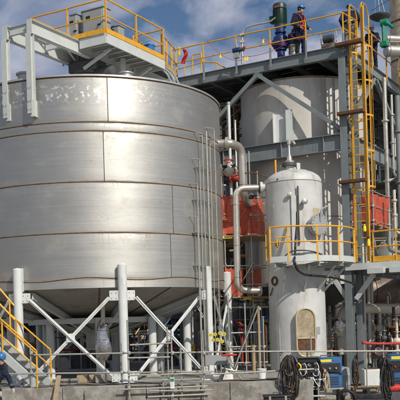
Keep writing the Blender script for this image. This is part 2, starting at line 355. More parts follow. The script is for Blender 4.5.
# concrete foundation with a plain front face, cast in two pours
fd = tag(obj('concrete_foundation', MB().box((-6.4, 30.05, 0.413), (19.2, 10.8, 0.826)), 'conc', bevel=0.02), kind='structure')
for i in range(8):
    obj('cast_block', MB().box((2.0 - 2.4 * i, 24.5 + .004 * math.sin(i * 2.3), 0.415 + .0015 * math.sin(i * 1.7)), (2.385, .30, 0.83)), 'conc', fd, bevel=0.018)
sb = MB().box((12.2, 41.0, 0.07), (17.0, 28.0, 0.14))
tag(obj('yard_slab', sb, 'conc', bevel=0.02), kind='structure')

# ================================================================ STORAGE TANK
TX, TY, TR = -3.61, 30.0, 4.5
ZB, ZT = 3.71, 10.09
def TP(th, r, z): return V((TX + r * math.sin(R(th)), TY - r * math.cos(R(th)), z))
tank = thing('storage_tank', 'huge round stainless steel tank with brown weld seams standing on white legs', 'tank', (TX, TY, 0.81))
courses = [(3.98, 5.37, 37.9), (5.37, 6.90, 39.5), (6.90, 8.43, 11.1), (8.43, 8.70, 62), (8.70, ZT, 13.2)]
def buckle(th, z, s):
    p = V((math.sin(R(th)) * 2.2, math.cos(R(th)) * 2.2, z * .8 + s * 7))
    return noise.noise(p) * .008 + noise.noise(p * 2.7) * .0045 + noise.noise(p * 6) * .0018
def plate(z0, z1, a0, a1, s, nz=14):
    g = 0.10
    na = max(6, int((a1 - a0) / 2.5)); mb = MB()
    def fo(u, v):
        th = a0 + g + (a1 - a0 - 2 * g) * u; z = z0 + .006 + (z1 - z0 - .012) * v
        e = min(1, min(v, 1 - v) * 6) * min(1, min(u, 1 - u) * 14)
        return TP(th, TR + buckle(th, z, s) * e - .007 * (math.exp(-((z - z0) / .09) ** 2) + math.exp(-((z1 - z) / .09) ** 2)) + .004, z)
    mb.grid(fo, na, nz)
    return mb
for k, (z0, z1, off) in enumerate(courses):
    wav = lambda th, z: z
    for j in range(3):
        a0 = off + 120 * j
        obj('shell_plate', plate(z0, z1, a0, a0 + 120, k * 3 + j), 'shelltop' if k == 4 else 'shell', tank, solid=.012)
        if k != 3:
            obj('vertical_weld', MB().pipe([TP(a0, TR + .004, z0 + .02 + (z1 - z0 - .04) * i / 8) for i in range(9)], .015, 6), 'weld', tank)
    n = 144
    wz = (lambda th: z0)
    if k == 0: wz = lambda th: z0 + .045 * math.sin(R(th * 9) + 1.0)
    obj('ring_weld', MB().pipe([TP(360 * i / n, TR + .006, wz(360 * i / n) + noise.noise(V((i * .37, k, 0))) * .003) for i in range(n)], .015, 6, closed=True), 'weld', tank)
obj('base_ring', MB().lathe((TX, TY, 0), [(TR - .06, ZB + .002), (TR + .002, ZB), (TR + .002, 3.99), (TR - .02, 3.99)], 144), 'shell', tank)
obj('top_ring', MB().lathe((TX, TY, 0), [(TR - .03, ZT - .02), (TR + .045, ZT - .02), (TR + .045, ZT + .035), (TR - .03, ZT + .035)], 144), 'roof', tank)
obj('roof', MB().lathe((TX, TY, 0), [(TR - .02, ZT + .01), (3.2, ZT + .28), (1.6, ZT + .52), (0.01, ZT + .66)], 96), 'roof', tank)
obj('top_weld', MB().ring((TX, TY, ZT - .035), TR + .01, .014, n=144, m=6), 'weld', tank)
# conical bottom of lapped plates
ZC = 2.45
for j in range(12):
    a0 = 30 * j + 8; mb = MB()
    def cf(u, v, a0=a0):
        th = a0 + .15 + 29.7 * u; r = TR - .05 - (TR - .45) * v
        return TP(th, r, ZB + .01 - (ZB - ZC) * v + noise.noise(V((th * .1, r, 3))) * .01)
    obj('cone_plate', mb.grid(cf, 8, 6), 'cone', tank, solid=.012)
    obj('cone_weld', MB().tube(TP(a0, TR - .06, ZB - .01), TP(a0, .45, ZC - .01), .018, 6), 'weld', tank)
obj('outlet', MB().lathe((TX, TY, 0), [(.42, 1.75), (.42, ZC + .1), (.2, ZC + .2)], 24), 'silo', tank)
bolt_flange(tank, (TX, TY, 1.78), UP, .55, .06, 'silo', 12)
LA = [16.4 + 40 * i for i in range(9)]
legpos = []
for i, a in enumerate(LA):
    r = TR + .165; p0 = TP(a, r, .84); p1 = TP(a, r, 4.32 if i else 4.36)
    mb = MB().tube(p0, p1, .14, 20)
    lg = obj('support_leg', mb, 'white', tank, bevel=.006)
    # mitred cap
    obj('leg_cap', MB().lathe(p1, [(.142, 0), (.142, .01), (.10, .05), (.01, .07)], 20), 'white', lg)
    obj('shoulder_plate', MB().box(TP(a, TR + .015, 4.02), (.20, .03, .72), Matrix.Rotation(R(a), 3, 'Z')), 'white', lg)
    obj('base_plate', MB().box(TP(a, r, .855), (.46, .46, .03), Matrix.Rotation(R(a), 3, 'Z')), 'white', lg, bevel=.004)
    obj('grout_pad', MB().lathe(V((TP(a, r, 0).x, TP(a, r, 0).y, 0)), [(.38, .82), (.37, .832), (.33, .841), (.001, .841)], 10), 'conc', lg)
    for dx in (-.18, .18):
        for dy in (-.18, .18):
            q = TP(a, r, .87) + Matrix.Rotation(R(a), 3, 'Z') @ V((dx, dy, 0)); obj('anchor_bolt', MB().tube(q, q + UP * .06, .016, 6).tube(q, q + UP * .02, .028, 6), 'rust', lg)
    for s in (-1, 1):
        for hh in ((3.46), (1.02)):
            ca = TP(a + s * 3.2, r - .02, hh)
            obj('gusset', MB().box(ca, (.28, .02, .30), Matrix.Rotation(R(a + s * 20), 3, 'Z')), 'white', lg, bevel=.004)
            for dx in (-.07, .07):
                for dz in (-.08, .08):
                    rm = Matrix.Rotation(R(a + s * 20), 3, 'Z')
                    c = ca + rm @ V((dx, 0, dz)); nrm = rm @ V((0, -1, 0))
                    obj('bolt', MB().tube(c, c + nrm * .03, .014, 6), 'galv', lg)
for i in range(9):
    a, b = LA[i], LA[(i + 1) % 9]; r = TR + .15
    for (s0, s1, o) in (((a + 5), (b - 5), .03), ((b - 5), (a + 5), -.03)):
        p = TP(s0, r + o, 3.40); q = TP(s1, r + o, 1.06)
        obj('brace', MB().bar(p, q, .02, .105).bar(p + V((0, .0, 0)), q, .085, .014), 'white', tank)
    m_ = (TP(a + 5, r, 3.4) + TP(b - 5, r, 1.06)) / 2
    obj('brace_plate', MB().box(m_, (.26, .03, .26), Matrix.Rotation(R((a + 20)), 3, 'Z')), 'white', tank)
for k, (ang, rr) in enumerate(((-42, 2.1), (52, 2.55), (110, 2.3), (170, 2.2), (-115, 2.2), (8, 2.6), (-75, 3.0), (80, 3.2))):
    p = TP(ang, rr, .84); zt = ZB - (ZB - ZC) * (TR - rr) / (TR - .45) - .28
    obj('inner_leg', MB().tube(p, V((p.x, p.y, zt)), .135, 18), 'white', tank)
    obj('base_plate', MB().box((p.x, p.y, .855), (.44, .44, .03)), 'white', tank)
for a in LA:
    obj('cone_rafter', MB().ibeam(TP(a + 4, TR - .12, ZB - .19), TP(a + 4, .55, ZC - .12), .14, .20, .014, .012), 'bridge', tank)
obj('inner_ring_beam', MB().lathe((TX, TY, 0), [(2.15, 2.66), (2.4, 2.66), (2.4, 2.84), (2.15, 2.84), (2.15, 2.66)], 60), 'bridge', tank)
# manhole cover just behind the rim and small lifting eyes
mb = MB().lathe(TP(-22, 4.1, ZT + .06), [(.24, 0), (.24, .2), (.29, .2), (.29, .25), (.01, .27)], 20)
obj('roof_hatch', mb, 'roof', tank)
obj('roof_hatch', MB().lathe(TP(25, 3.6, ZT + .2), [(.2, 0), (.2, .16), (.24, .16), (.24, .2), (.01, .22)], 20), 'roof', tank)
# side nozzle where the big pipe leaves
pn = TP(80, TR - .02, 8.70); pd = (TP(80, 6, 8.7) - TP(80, 4, 8.7)).normalized()
obj('side_nozzle', MB().tube(pn, pn + pd * .32, .15, 16), 'pipe', tank)
bolt_flange(tank, pn + pd * .30, pd, .22, .05)
# agitator drive on the tank centre
ag = thing('agitator_drive', 'dark grey agitator gear and motor under the platform on the tank roof', 'motor', (TX + .25, TY - .1, ZT + .66))
c = V((TX + .1, TY - 1.5, ZT + .35))
obj('gear_case', MB().box(c + UP * .78, (1.1, .7, .34), GR), 'dgrey', ag, bevel=.04)
obj('side_motor', MB().lathe(c + UP * .5 + E1 * .4, [(.01, 0), (.2, .02), (.22, .1), (.22, .6), (.18, .68), (.01, .7)], 20, axis=E1), 'dgrey', ag)
obj('housing', MB().lathe(c, [(.62, 0), (.62, .06), (.36, .1), (.36, .5), (.48, .52), (.48, .62), (.30, .66), (.30, 1.25), (.01, 1.25)], 24), 'dgrey', ag)
bolt_flange(ag, c + UP * .1, UP, .40, .04, 'dgrey', 10)

# ---- bridge of two beams over the tank
bz = 11.80
br = thing('tank_bridge', 'pale grey twin beam bridge over the big tank with two posts down its rim', 'bridge', (-5.3, 25.75, 8.9))
A = V((-4.84, 25.47, bz)); B = V((-5.68, 25.95, bz))
Ln = 9.3
for P_, nm in ((A, 'near'), (B, 'far')):
    obj('girder', MB().ibeam(P_ - UP * .21 , P_ + E2 * Ln - UP * .21, .18, .42, .018, .014), 'bridge', br, bevel=.003)
    ps = P_ + V((.02, -.0, 0))
    mb = MB().prof(V((P_.x, P_.y, bz - .42)), V((P_.x, P_.y, 8.98)), [(-.10, -.09), (.10, -.09), (.10, -.075), (.008, -.075), (.008, .075), (.10, .09), (-.10, .09), (-.10, .075), (-.008, .075), (-.008, -.075), (-.10, -.075)], E2)
    obj('hanging_post', mb, 'bridge', br)
    for zz in (9.1, 9.35, 9.75):
        q = V((P_.x, P_.y, zz)) - E2 * .1
        for s in (-.05, .05): obj('bolt', MB().tube(q + E1 * s, q + E1 * s - E2 * .02, .014, 6), 'galv', br)
    q = V((P_.x, P_.y, 9.15)); n_ = (V((TX, TY, 9.15)) - q).normalized()
    obj('rim_bracket', MB().bar(q, q + n_ * ((V((TX, TY, 9.15)) - q).length - TR + .01), .18, .5), 'bridge', br)
    obj('end_plate', MB().box(P_ - UP * .21 - E2 * .012, (.2, .015, .44), GR), 'bridge', br)
for t in (0.12, 1.8, 3.4, 5.0, 6.6, 8.2):
    obj('cross_beam', MB().ibeam(A + E2 * t - UP * .17 - E1 * .08, B + E2 * t - UP * .17 + E1 * .08, .10, .26, .012, .01), 'bridge', br)
for t in (1.8, 3.4, 5.0):
    obj('brace', MB().angle(A + E2 * (t - 1.6) - UP * .36 - E1 * .1, B + E2 * t - UP * .36 + E1 * .1, .06), 'bridge', br)
# ---- platform beside the bridge
C0 = V((-2.69, 26.90, bz)); C1 = C0 + E2 * 3.42; C2 = C0 - E1 * 3.07
pf = thing('tank_top_platform', 'pale grey access platform above the tank with yellow handrail and yellow kick plates', 'platform', (C0.x, C0.y, bz))
cen = (C0 + C1 + C2 + C2 + (C1 - C0)) / 4
obj('deck_plate', MB().box(C0 - E1 * 1.53 + E2 * 1.71 + UP * .02, (3.0, 3.36, .03), GR), 'grate', pf)
for i in range(1, 8):
    q = C0 + E2 * (3.42 * i / 8)
    obj('joist', MB().ibeam(q - E1 * .04 - UP * .09, q - E1 * 1.14 - UP * .09, .07, .15, .009, .008), 'bridge', pf)
obj('edge_channel', MB().bar(C0 - UP * .13, C1 - UP * .13, .05, .32), 'bridge', pf, bevel=.004)
obj('edge_channel', MB().bar(C0 - UP * .131 + E1 * .0, C0 - E1 * 1.05 - UP * .131, .05, .318), 'bridge', pf, bevel=.004)
obj('edge_channel', MB().bar(C1 - UP * .131 - E1 * .03, C1 - E1 * 1.22 - UP * .131, .05, .318), 'bridge', pf, bevel=.004)
for t in (.5, 2.9):
    obj('support_strut', MB().bar(C0 + E2 * t - E1 * .2 - UP * .3, C0 + E2 * t - E1 * 1.3 - UP * .75, .07, .09), 'bridge', pf)
obj('drive_motor', MB().lathe(c, [(.45, 1.0 - 1.0 + .62), (.5, .64), (.5, 1.1), (.3, 1.12)], 24), 'dgrey', pf) if False else None
obj('support_leg', MB().ibeam(C0 + E2 * 1.9 - E1 * .7 - UP * .18, V(((C0 + E2 * 1.9 - E1 * .7).x, (C0 + E2 * 1.9 - E1 * .7).y, ZT + .3)), .16, .16), 'bridge', pf)
BK = A + E2 * 1.0
handrail(pf, [C2 + E2 * 3.3 + UP * .04, C2 + UP * .04, C0 + UP * .04, C1 + UP * .04, C1 + UP * .04 - E1 * 1.2], h=1.08, spacing=1.5, square=True, r=.027, drop=.1, kick=0.0)
kk = [C2, C0, C1, C1 - E1 * 1.2]
for i in range(3):
    a_, b_ = kk[i] + E2 * (-.03 if i == 0 else 0), kk[i + 1] + E2 * (-.03 if i == 0 else 0)
    sh = -E2 * .0
    nrm = (-E2, E1, E2)[i] * .034
    obj('kick_plate', MB().bar(a_ + nrm + UP * .105, b_ + nrm + UP * .105, .012, .15), 'yellow', pf)
# ---- lower walkway linking the platform to the tall deck
W0 = C1 - E1 * .1 + V((0, 0, -.15)); W1 = V((-0.62, 33.9, 12.3))
wk = thing('link_walkway', 'short sloping walkway with yellow handrails joining the tank platform to the tall deck', 'walkway', W0)
wd = (W1 - W0); wl = wd.length; wn = wd.normalized(); wx = wn.cross(UP).normalized()
for s in (0, -1.0):
    obj('stringer', MB().bar(W0 + wx * s + wn * .05, W1 + wx * s, .06, .22), 'bridge', wk)
    obj('kick_plate', MB().bar(W0 + wx * (s + .04) + wn * .05 + UP * .17, W1 + wx * (s + .04) + UP * .17, .012, .12), 'yellow', wk)
    handrail(wk, [W0 + wx * s + wn * .1 + UP * .1, W1 + wx * s - wn * .1 + UP * .1], h=1.05, spacing=1.35, square=True)
obj('walkway_plate', MB().bar(W0 - wx * .5 + UP * .08 + wn * .05, W1 - wx * .5 + UP * .08, .94, .03), 'grate', wk)
for i in range(6):
    obj('tread', MB().box(W0.lerp(W1, (i + .5) / 6) - wx * .5 + UP * .12, (.9, .25, .03), frame_rot := Matrix.Rotation(math.atan2(-wn.x, wn.y), 3, 'Z')), 'grate', wk)
# ---- cabinets standing on the platform
def cabinet(c, sz, label, door=True):
    t = thing('electrical_cabinet', label, 'cabinet', (c[0], c[1], c[2]), 'cabinets on the tank platform'); c = V(c)
    bx = obj('body', MB().box(c + UP * sz[2] / 2, sz, GR), 'cab', t, bevel=.012)
    obj('door', MB().box(c + UP * sz[2] / 2 - E2 * (sz[1] / 2 + .011), (sz[0] * .88, .022, sz[2] * .88), GR), 'cab', t, bevel=.006)
    obj('handle', MB().box(c + UP * sz[2] * .5 - E2 * (sz[1] / 2 + .03) + E1 * sz[0] * .32, (.12, .03, .035), GR), 'black', t)
    obj('display', MB().box(c + UP * sz[2] * .78 - E2 * (sz[1] / 2 + .026) - E1 * sz[0] * .2, (.16, .012, .09), GR), 'glass', t)
    obj('rain_hood', MB().box(c + UP * (sz[2] + .015) , (sz[0] + .06, sz[1] + .06, .03), GR), 'cab', t)
    return t
cabinet(C0 + E2 * .75 - E1 * .92 + UP * .04, (.86, .40, 1.10), 'largest pale grey electrical cabinet in the middle of the tank top platform')
cabinet(C0 + E2 * .8 - E1 * 1.78 + UP * .04, (.28, .36, 1.12), 'tall narrow grey cabinet at the left end of the tank top platform')
cabinet(C0 + E2 * 1.3 - E1 * .5 + UP * .04, (.40, .30, .62), 'small low grey box at the right of the cabinets on the tank platform')
t = thing('instrument_post', 'thin post with small white instruments and cables beside the tall narrow cabinet', 'instrument', C0 + E2 * .9 - E1 * 1.5)
q = C0 + E2 * .9 - E1 * 1.5 + UP * .04
obj('stem', MB().tube(q, q + UP * 1.25, .03, 8), 'galv', t)
for k, (dz, dx, m_) in enumerate(((.3, .07, 'dgrey'), (.62, -.06, 'cab'), (.85, .08, 'card'), (1.18, 0, 'dgrey'))):
    obj('gauge', MB().tube(q + UP * dz + E1 * dx - E2 * .03, q + UP * dz + E1 * dx - E2 * .12, .065, 14), m_, t)
obj('cable', MB().pipe([q + UP * .3, q + E1 * .15 + UP * .2 - E2 * .1, q + E1 * .25 + UP * .45, q + E1 * .2 + UP * .8], .018, 6, .1), 'black', t)
# blue bucket
q = C1 - E1 * .25 - E2 * .55 + UP * .06
t = thing('plastic_bucket', 'blue plastic bucket standing at the right end of the tank platform', 'bucket', q)
obj('body', MB().lathe(q, [(.14, 0), (.185, .36), (.2, .36), (.2, .39), (.17, .39), (.13, .03), (.001, .03)], 24), 'bucket', t)
obj('handle', MB().ring(q + UP * .37, .19, .008, axis=E2, n=16, m=6, a0=0, a1=180), 'galv', t)
# conduits draped over tank roof edge
t = thing('roof_conduit', 'bundle of grey conduits crossing the tank roof below the blue bucket', 'conduit', pt(150, 72, 30))
for k in range(3):
    a_ = pt(152 + k * 4, 66 - k, 30.5); b_ = pt(166 + k * 3.5, 72, 30.2); c_ = pt(172 + k * 3.5, 84, 29.8); d_ = pt(173 + k * 3.5, 90, 29.6)
    obj('conduit', MB().pipe([a_, b_, c_, d_], .035, 8, .3), 'cab', t)

# ================================================================ conduits up the right side of the tank
tubes = ((54.5, 8.60, .018, 'thin hooked steel tube clamped to the tank, leftmost of the tall ones'), (57.5, 8.75, .03, 'thickest steel tube climbing the right side of the tank'),
         (60.0, 8.4, .018, 'thin plain steel tube just right of the thickest tube on the tank'), (64, 8.9, .02, 'outermost thin steel tube near the right edge of the tank'),
         (52.3, 7.75, .018, 'hooked steel tube ending at the second weld seam of the tank'), (50.5, 6.95, .018, 'hooked steel tube ending halfway up the tank shell'), (50.0, 5.9, .018, 'shortest hooked steel tube on the tank, ending above the leg tops'))
for k, (a, zt, r, lb) in enumerate(tubes):
    t = thing('instrument_tube', lb, 'tube', TP(a, 4.72, .85), 'steel tubes running up the right side of the tank')
    rr = TR + .24
    pts = [TP(a, rr, .85), TP(a, rr, zt)]
    if k not in (1, 2): pts += [TP(a - .5, rr, zt + .03), TP(a - 1.6, TR, zt + .06)]
    obj('tube', MB().pipe(pts, r, 8, .06), 'galv', t)
    z = 4.4
    while z < zt:
        obj('clamp', MB().box(TP(a, TR + .13, z), (.07, .25, .03), Matrix.Rotation(R(a), 3, 'Z')), 'galv', t); z += 1.05
# yellow round tags
for k, (x, y) in enumerate(((210.5, 335), (215, 334.3), (220, 333), (224.2, 334), (213, 340), (217.8, 339.7), (222.3, 341.3))):
    c = pt(x, y, 26.6)
    lb = ['first from the left in the upper row', 'second from the left in the upper row', 'third from the left in the upper row', 'last on the right in the upper row', 'left one in the lower row', 'middle one in the lower row', 'right one in the lower row'][k]
    t = thing('valve_tag', 'round yellow tag by the tank leg, ' + lb, 'tag', c, 'round yellow tags by the tank leg')
    obj('disc', MB().tube(c, c + V((0, .012, 0)), .058, 20), 'tag', t)
    obj('number_mark', MB().ring(c - V((0, .003, 0)), .028, .006, axis=V((0, 1, 0)), n=14, m=5), 'dgrey', t)
    obj('wire', MB().tube(c + UP * .05, pt(214 + (x - 214) * .5, 326, 26.7), .004, 4), 'galv', t)

# ================================================================ PIPES between the tank and the small vessel
p1 = thing('large_elbow_pipe', 'wide stainless pipe leaving the tank side and bending down through two elbows', 'pipe', (1.6, 29.6, 6.8))
s0 = pn + pd * .33
e = V((1.62, 29.5, 8.70))
run = [s0, V((s0.x + .1, s0.y, 8.70)), V((1.62, 29.7, 8.66)), V((1.66, 29.8, 6.95)), V((1.9, 30.6, 6.8)), V((2.1, 33.0, 6.75))]
obj('pipe_run', MB().pipe(run, .145, 18, .42, 8), 'pipe', p1)
bolt_flange(p1, s0 + pd * .02, pd, .22, .05)
for zz in (8.05, 7.35): obj('weld_bead', MB().ring(V((1.64, 29.75, zz)), .146, .009, n=24, m=6), 'weld', p1)
p2 = thing('small_elbow_pipe', 'slim stainless pipe dropping from the grey vessel nozzle to a bottom elbow', 'pipe', (1.34, 29.5, 3.6))
run = [V((2.5, 29.45, 7.19)), V((1.37, 29.3, 7.17)), V((1.33, 29.3, 3.66)), V((2.15, 29.6, 3.62))]
obj('pipe_run', MB().pipe(run, .115, 18, .33, 8), 'pipe', p2)
bolt_flange(p2, (2.22, 29.43, 7.19), (1, .1, 0), .19, .09, 'dgrey')
bolt_flange(p2, (2.12, 29.6, 3.62), (1, .3, 0), .18, .06)
for zz in (6.6, 5.2, 4.1): obj('weld_bead', MB().ring(V((1.34, 29.3, zz)), .116, .008, n=24, m=6), 'weld', p2)
# valve behind the pipes
def valve(c, label, col='cream', hw='red', s=1.0, axis=V((1, 0, 0)), group=None):
    c = V(c); t = thing('hand_valve', label, 'valve', c, group)
    obj('body', MB().ball(c, .13 * s, 14, (1.2, 1, 1)), col, t)
    for k in (-1, 1): bolt_flange(t, c + axis * .19 * s * k, axis, .13 * s, .035 * s, col, 6)
    obj('bonnet', MB().tube(c, c + UP * .3 * s, .045 * s, 10), col, t)
    w = obj('handwheel', MB().ring(c + UP * .32 * s, .13 * s, .014 * s, n=20, m=6), hw, t)
    for g in range(4):
        d = V((math.cos(g * math.pi / 2), math.sin(g * math.pi / 2), 0))
        obj('spoke', MB().tube(c + UP * .32 * s, c + UP * .32 * s + d * .13 * s, .008 * s, 5), hw, w)
    return t
valve(pt(229, 172, 30.4), 'white bodied valve with red wheel behind the wide elbow pipe', 'cream', 'red', 1.3)
valve(pt(236, 178, 31.2), 'red valve with dark wheel between the two elbow pipes', 'red', 'dgrey', 1.2)
valve(pt(251, 196, 30.0), 'dark grey valve next to the vessel inlet flange', 'dgrey', 'galv', .9)
# white risers behind, below the tall deck
for (x, y0, y1, Y, r, lb) in ((228.5, 103, 165, 31.4, .055, 'taller white vertical pipe between the tank and the far silo'), (235, 121, 165, 31.8, .035, 'shorter thin white vertical pipe beside the far silo')):
    t = thing('riser_pipe', lb, 'pipe', pt(x, y1, Y)); a_ = pt(x, y0, Y); b_ = V((a_.x, a_.y, pt(x, y1, Y).z - 1.5))
    obj('pipe_run', MB().tube(b_, a_, r, 12), 'white', t); obj('cap', MB().lathe(a_, [(r * 1.3, -.06), (r * 1.3, .02), (.01, .05)], 12), 'galv', t)
    bolt_flange(t, a_.lerp(b_, .6), UP, r * 2, .04)
# cable bundle draped from the scaffold over to the vessel
t = thing('brown_cable', 'brown cable drooping between the wide elbow pipe and the vessel top', 'cable', pt(226, 176, 29.9))
obj('cable', MB().pipe([pt(222, 170, 30), pt(226, 177, 29.9), pt(236, 176, 29.8), pt(247, 172.5, 29.6), pt(258, 173, 29.6), pt(268, 178, 29.6)], .02, 8, .5), 'rust', t)
# ================================================================ STEEL FRAME
fr = thing('steel_frame', 'tall blue grey steel frame carrying the high deck over the vessels on the right', 'steel frame', G(0, 0, -2.5))
H1, H2, H3 = 2.02, 6.84, 10.05
def column(a, b, h0, h1, w=.40, d=.50, parent=fr, m='grey'):
    return obj('column', MB().ibeam(G(a, b, h0), G(a, b, h1), w, d, .026, .02, up=E2), m, parent, bevel=.003)
for (a, b) in ((7.05, 0), (0, 8.2), (7.05, 8.2), (0, 15.5), (7.05, 15.5), (3.5, 8.2), (3.5, 15.5)): column(a, b, -2.32, H3 - .42)
column(.09, -.02, -2.32, H3 - .42, .27, .26); column(-.11, .52, -2.32, H3 - .43, .22, .24)
for (a, b) in ((0, .1),):
    obj('base_plate', MB().box(G(a, b, -2.3), (.6, .6, .04), GR), 'grey', fr)
# top level girders and deck
for b in (0, 4.1, 8.2, 12, 15.7):
    obj('deck_girder', MB().ibeam(G(7.3 if b else 7.42, b, H3 - .21), G(-.0 if b else -.17, b, H3 - .21), .2, .42, .02, .014), 'grey', fr, bevel=.003)
for a in (0, 3.5, 7.2):
    obj('deck_girder', MB().ibeam(G(a, .11, H3 - .215), G(a, 15.6, H3 - .215), .2, .41, .02, .014), 'grey', fr, bevel=.003)
for a in (1.2, 2.35, 4.65, 5.85):
    obj('deck_joist', MB().ibeam(G(a, .1, H3 - .17), G(a, 15.6, H3 - .17), .1, .26, .012, .01), 'grey', fr)
for j in range(8):
    for i in range(3):
        a0 = 7.25 - 2.42 * i; b0 = .06 + 1.96 * j
        obj('deck_plate', MB().box(G(a0 - 1.2, b0 + .97, H3 + .03), (2.4, 1.94, .03), GR), 'grate', fr)
# second level girders (no floor: the silo stands through it)
for (p, q) in (((6.85, 0), (.2, 0)), ((7.05, 8.2), (0, 8.2))):
    obj('girder', MB().ibeam(G(*p, H2 - .3), G(*q, H2 - .3), .26, .6, .026, .018), 'grey', fr, bevel=.003)
    for a in (.9, 2.6, 4.15, 4.4, 5.1):
        for s in (-1, 1): obj('stiffener', MB().box(G(a, p[1] + s * .07, H2 - .3), (.014, .12, .545), GR), 'grey', fr)
    for a in (1.2, 1.32):
        for h in (.15, .24, .33, .42):
            obj('bolt', MB().tube(G(a, p[1] - .01, H2 - h), G(a, p[1] - .035, H2 - h), .014, 6), 'galv', fr)
for a in (0, 7.05):
    for (b0, b1) in ((.2, 8.0), (8.4, 15.4)):
        obj('girder', MB().ibeam(G(a, b0, H2 - .3), G(a, b1, H2 - .3), .24, .6, .026, .018), 'grey', fr, bevel=.003)
# first level
for (p, q) in (((3.0, 0), (.2, 0)), ((7.05, 8.2), (0, 8.2)), ((7.05, 15.5), (0, 15.5))):
    obj('girder', MB().ibeam(G(*p, H1 - .17), G(*q, H1 - .17), .18, .34, .02, .014), 'grey', fr)
for (p, q) in (((0, .2), (0, 8.0)), ((0, 8.4), (0, 15.4)), ((7.05, 8.4), (7.05, 15.4)), ((-2.6, .2), (-2.6, 8.0))):
    obj('girder', MB().ibeam(G(*p, H1 - .17), G(*q, H1 - .17), .18, .34, .02, .014), 'grey', fr)
for j in range(4):
    for i in range(3):
        obj('floor_plate', MB().box(G(7.05 - 1.18 - 2.36 * i, 9.2 + 1.9 * j, H1 + .02), (2.34, 1.86, .03), GR), 'grate', fr)
for j in range(4):
    for i in range(3):
        obj('floor_plate', MB().box(G(7.05 - 1.18 - 2.36 * i, 9.2 + 1.9 * j, H2 + .02), (2.34, 1.86, .03), GR), 'grate', fr)
# braces
for (p, q) in ((G(3.62, -.02, H3 - .42), G(.15, -.02, H2 + .12)), (G(3.45, -.02, H3 - .42), G(6.95, -.02, H2 + .05)),
               (G(0, 3.3, H3 - .42), G(0, .15, H2 + .15)), (G(0, 3.45, H3 - .42), G(0, 7.9, H2 + .05)), (G(0, 8.1, H2 - .6), G(0, 3.5, H1)), (G(0, .2, H2 - .6), G(0, 3.3, H1)),
               (G(7.05, .2, H2), G(7.05, 8, H3 - .4)), (G(0, 8.2, H2 - .6), G(7, 8.2, H1)), (G(0, 8.2, H2), G(3.5, 8.2, H3 - .4))):
    obj('brace', MB().bar(p, q, .15, .15), 'grey', fr, bevel=.006)
for (c) in (G(3.53, -.04, H3 - .5), G(.32, -.04, H2 + .13), G(.02, 3.38, H3 - .5)):
    obj('gusset_plate', MB().box(c, (.4, .016, .3) if c.x < 5.7 and abs(c.y - G(.02, 3.38, 0).y) > .1 else (.016, .4, .3), GR), 'grey', fr)
obj('brace_end', MB().box(G(.24, -.05, H2 + .2), (.22, .04, .22), GR), 'rust', fr)
# V knee braces under level one and inner ones
for (p, q) in ((G(.75, -.03, H1 - .36), G(.16, -.03, H1 - 1.25)), (G(-.85, -.03, H1 - .36), G(-.16, -.03, H1 - 1.25)), (G(-2.6, .6, H1 - .4), G(-2.6, 1.6, -1.6)), (G(-1.9, 1.2, H1 - .36), G(-2.7, 2.4, H1 - 2.1))):
    obj('knee_brace', MB().bar(p, q, .09, .17), 'bridge', fr, bevel=.006)
column(-2.6, 4.2, -2.3, H1 - .34)
column(-2.6, 8.2, -2.3, H1 - .34)
# high deck handrail
hr = thing('deck_handrail', 'yellow handrail on grey brackets along the high deck above the far silo', 'handrail', G(3.5, 0, H3))
handrail(hr, [G(7.3, -.12, H3 + .02), G(.0, -.12, H3 + .02)], h=1.12, spacing=1.62, square=True, r=.028, drop=.0)
n = 4
for i in range(6):
    a = 7.3 - i * (7.3 / 5)
    obj('rail_bracket', MB().bar(G(min(a, 7.29), -.135, H3 - .34), G(min(a, 7.29), -.135, H3 + .4), .09, .05, E1), 'grey', hr, bevel=.004)
hr2 = thing('side_handrail', 'yellow handrail along the right side of the high deck past the ladder', 'handrail', G(-.1, 4, H3))
handrail(hr2, [G(-.13, .9, H3 + .02), G(-.13, 8.2, H3 + .02)], h=1.12, spacing=1.8, square=True, r=.028, drop=.3)
hr3 = thing('ladder_gate', 'yellow gate rail closing the gap behind the ladder on the high deck', 'handrail', G(.0, .0, H3))
handrail(hr3, [G(.0, -.12, H3 + .02), G(-.13, .9, H3 + .02)], h=1.12, spacing=2, square=True, r=.028, skip_first=True)
# small inner stair rail at the left end of the deck
hr4 = thing('stair_rail', 'short stepped yellow handrail at the left end of the high deck', 'handrail', G(7.2, 1.2, H3))
z0 = -.25
obj('top_rail', MB().pipe([G(7.4, .5, H3 + .05), G(6.75, .5, H3 + .12), G(6.7, .5, H3 + 1.0), G(6.3, .5, H3 + 1.0), G(6.25, .5, H3 + .62), G(5.6, .5, H3 + .5), G(5.0, .5, H3 + .05)], .027, 8, .05), 'yellow', hr4)
obj('mid_rail', MB().pipe([G(7.4, .5, H3 + .55), G(6.3, .5, H3 + .62)], .024, 8), 'yellow', hr4)
for a, h in ((6.3, 1.0), (5.6, .5), (7.1, .6)): obj('post', MB().tube(G(a, .5, H3), G(a, .5, H3 + h), .025, 8), 'yellow', hr4)

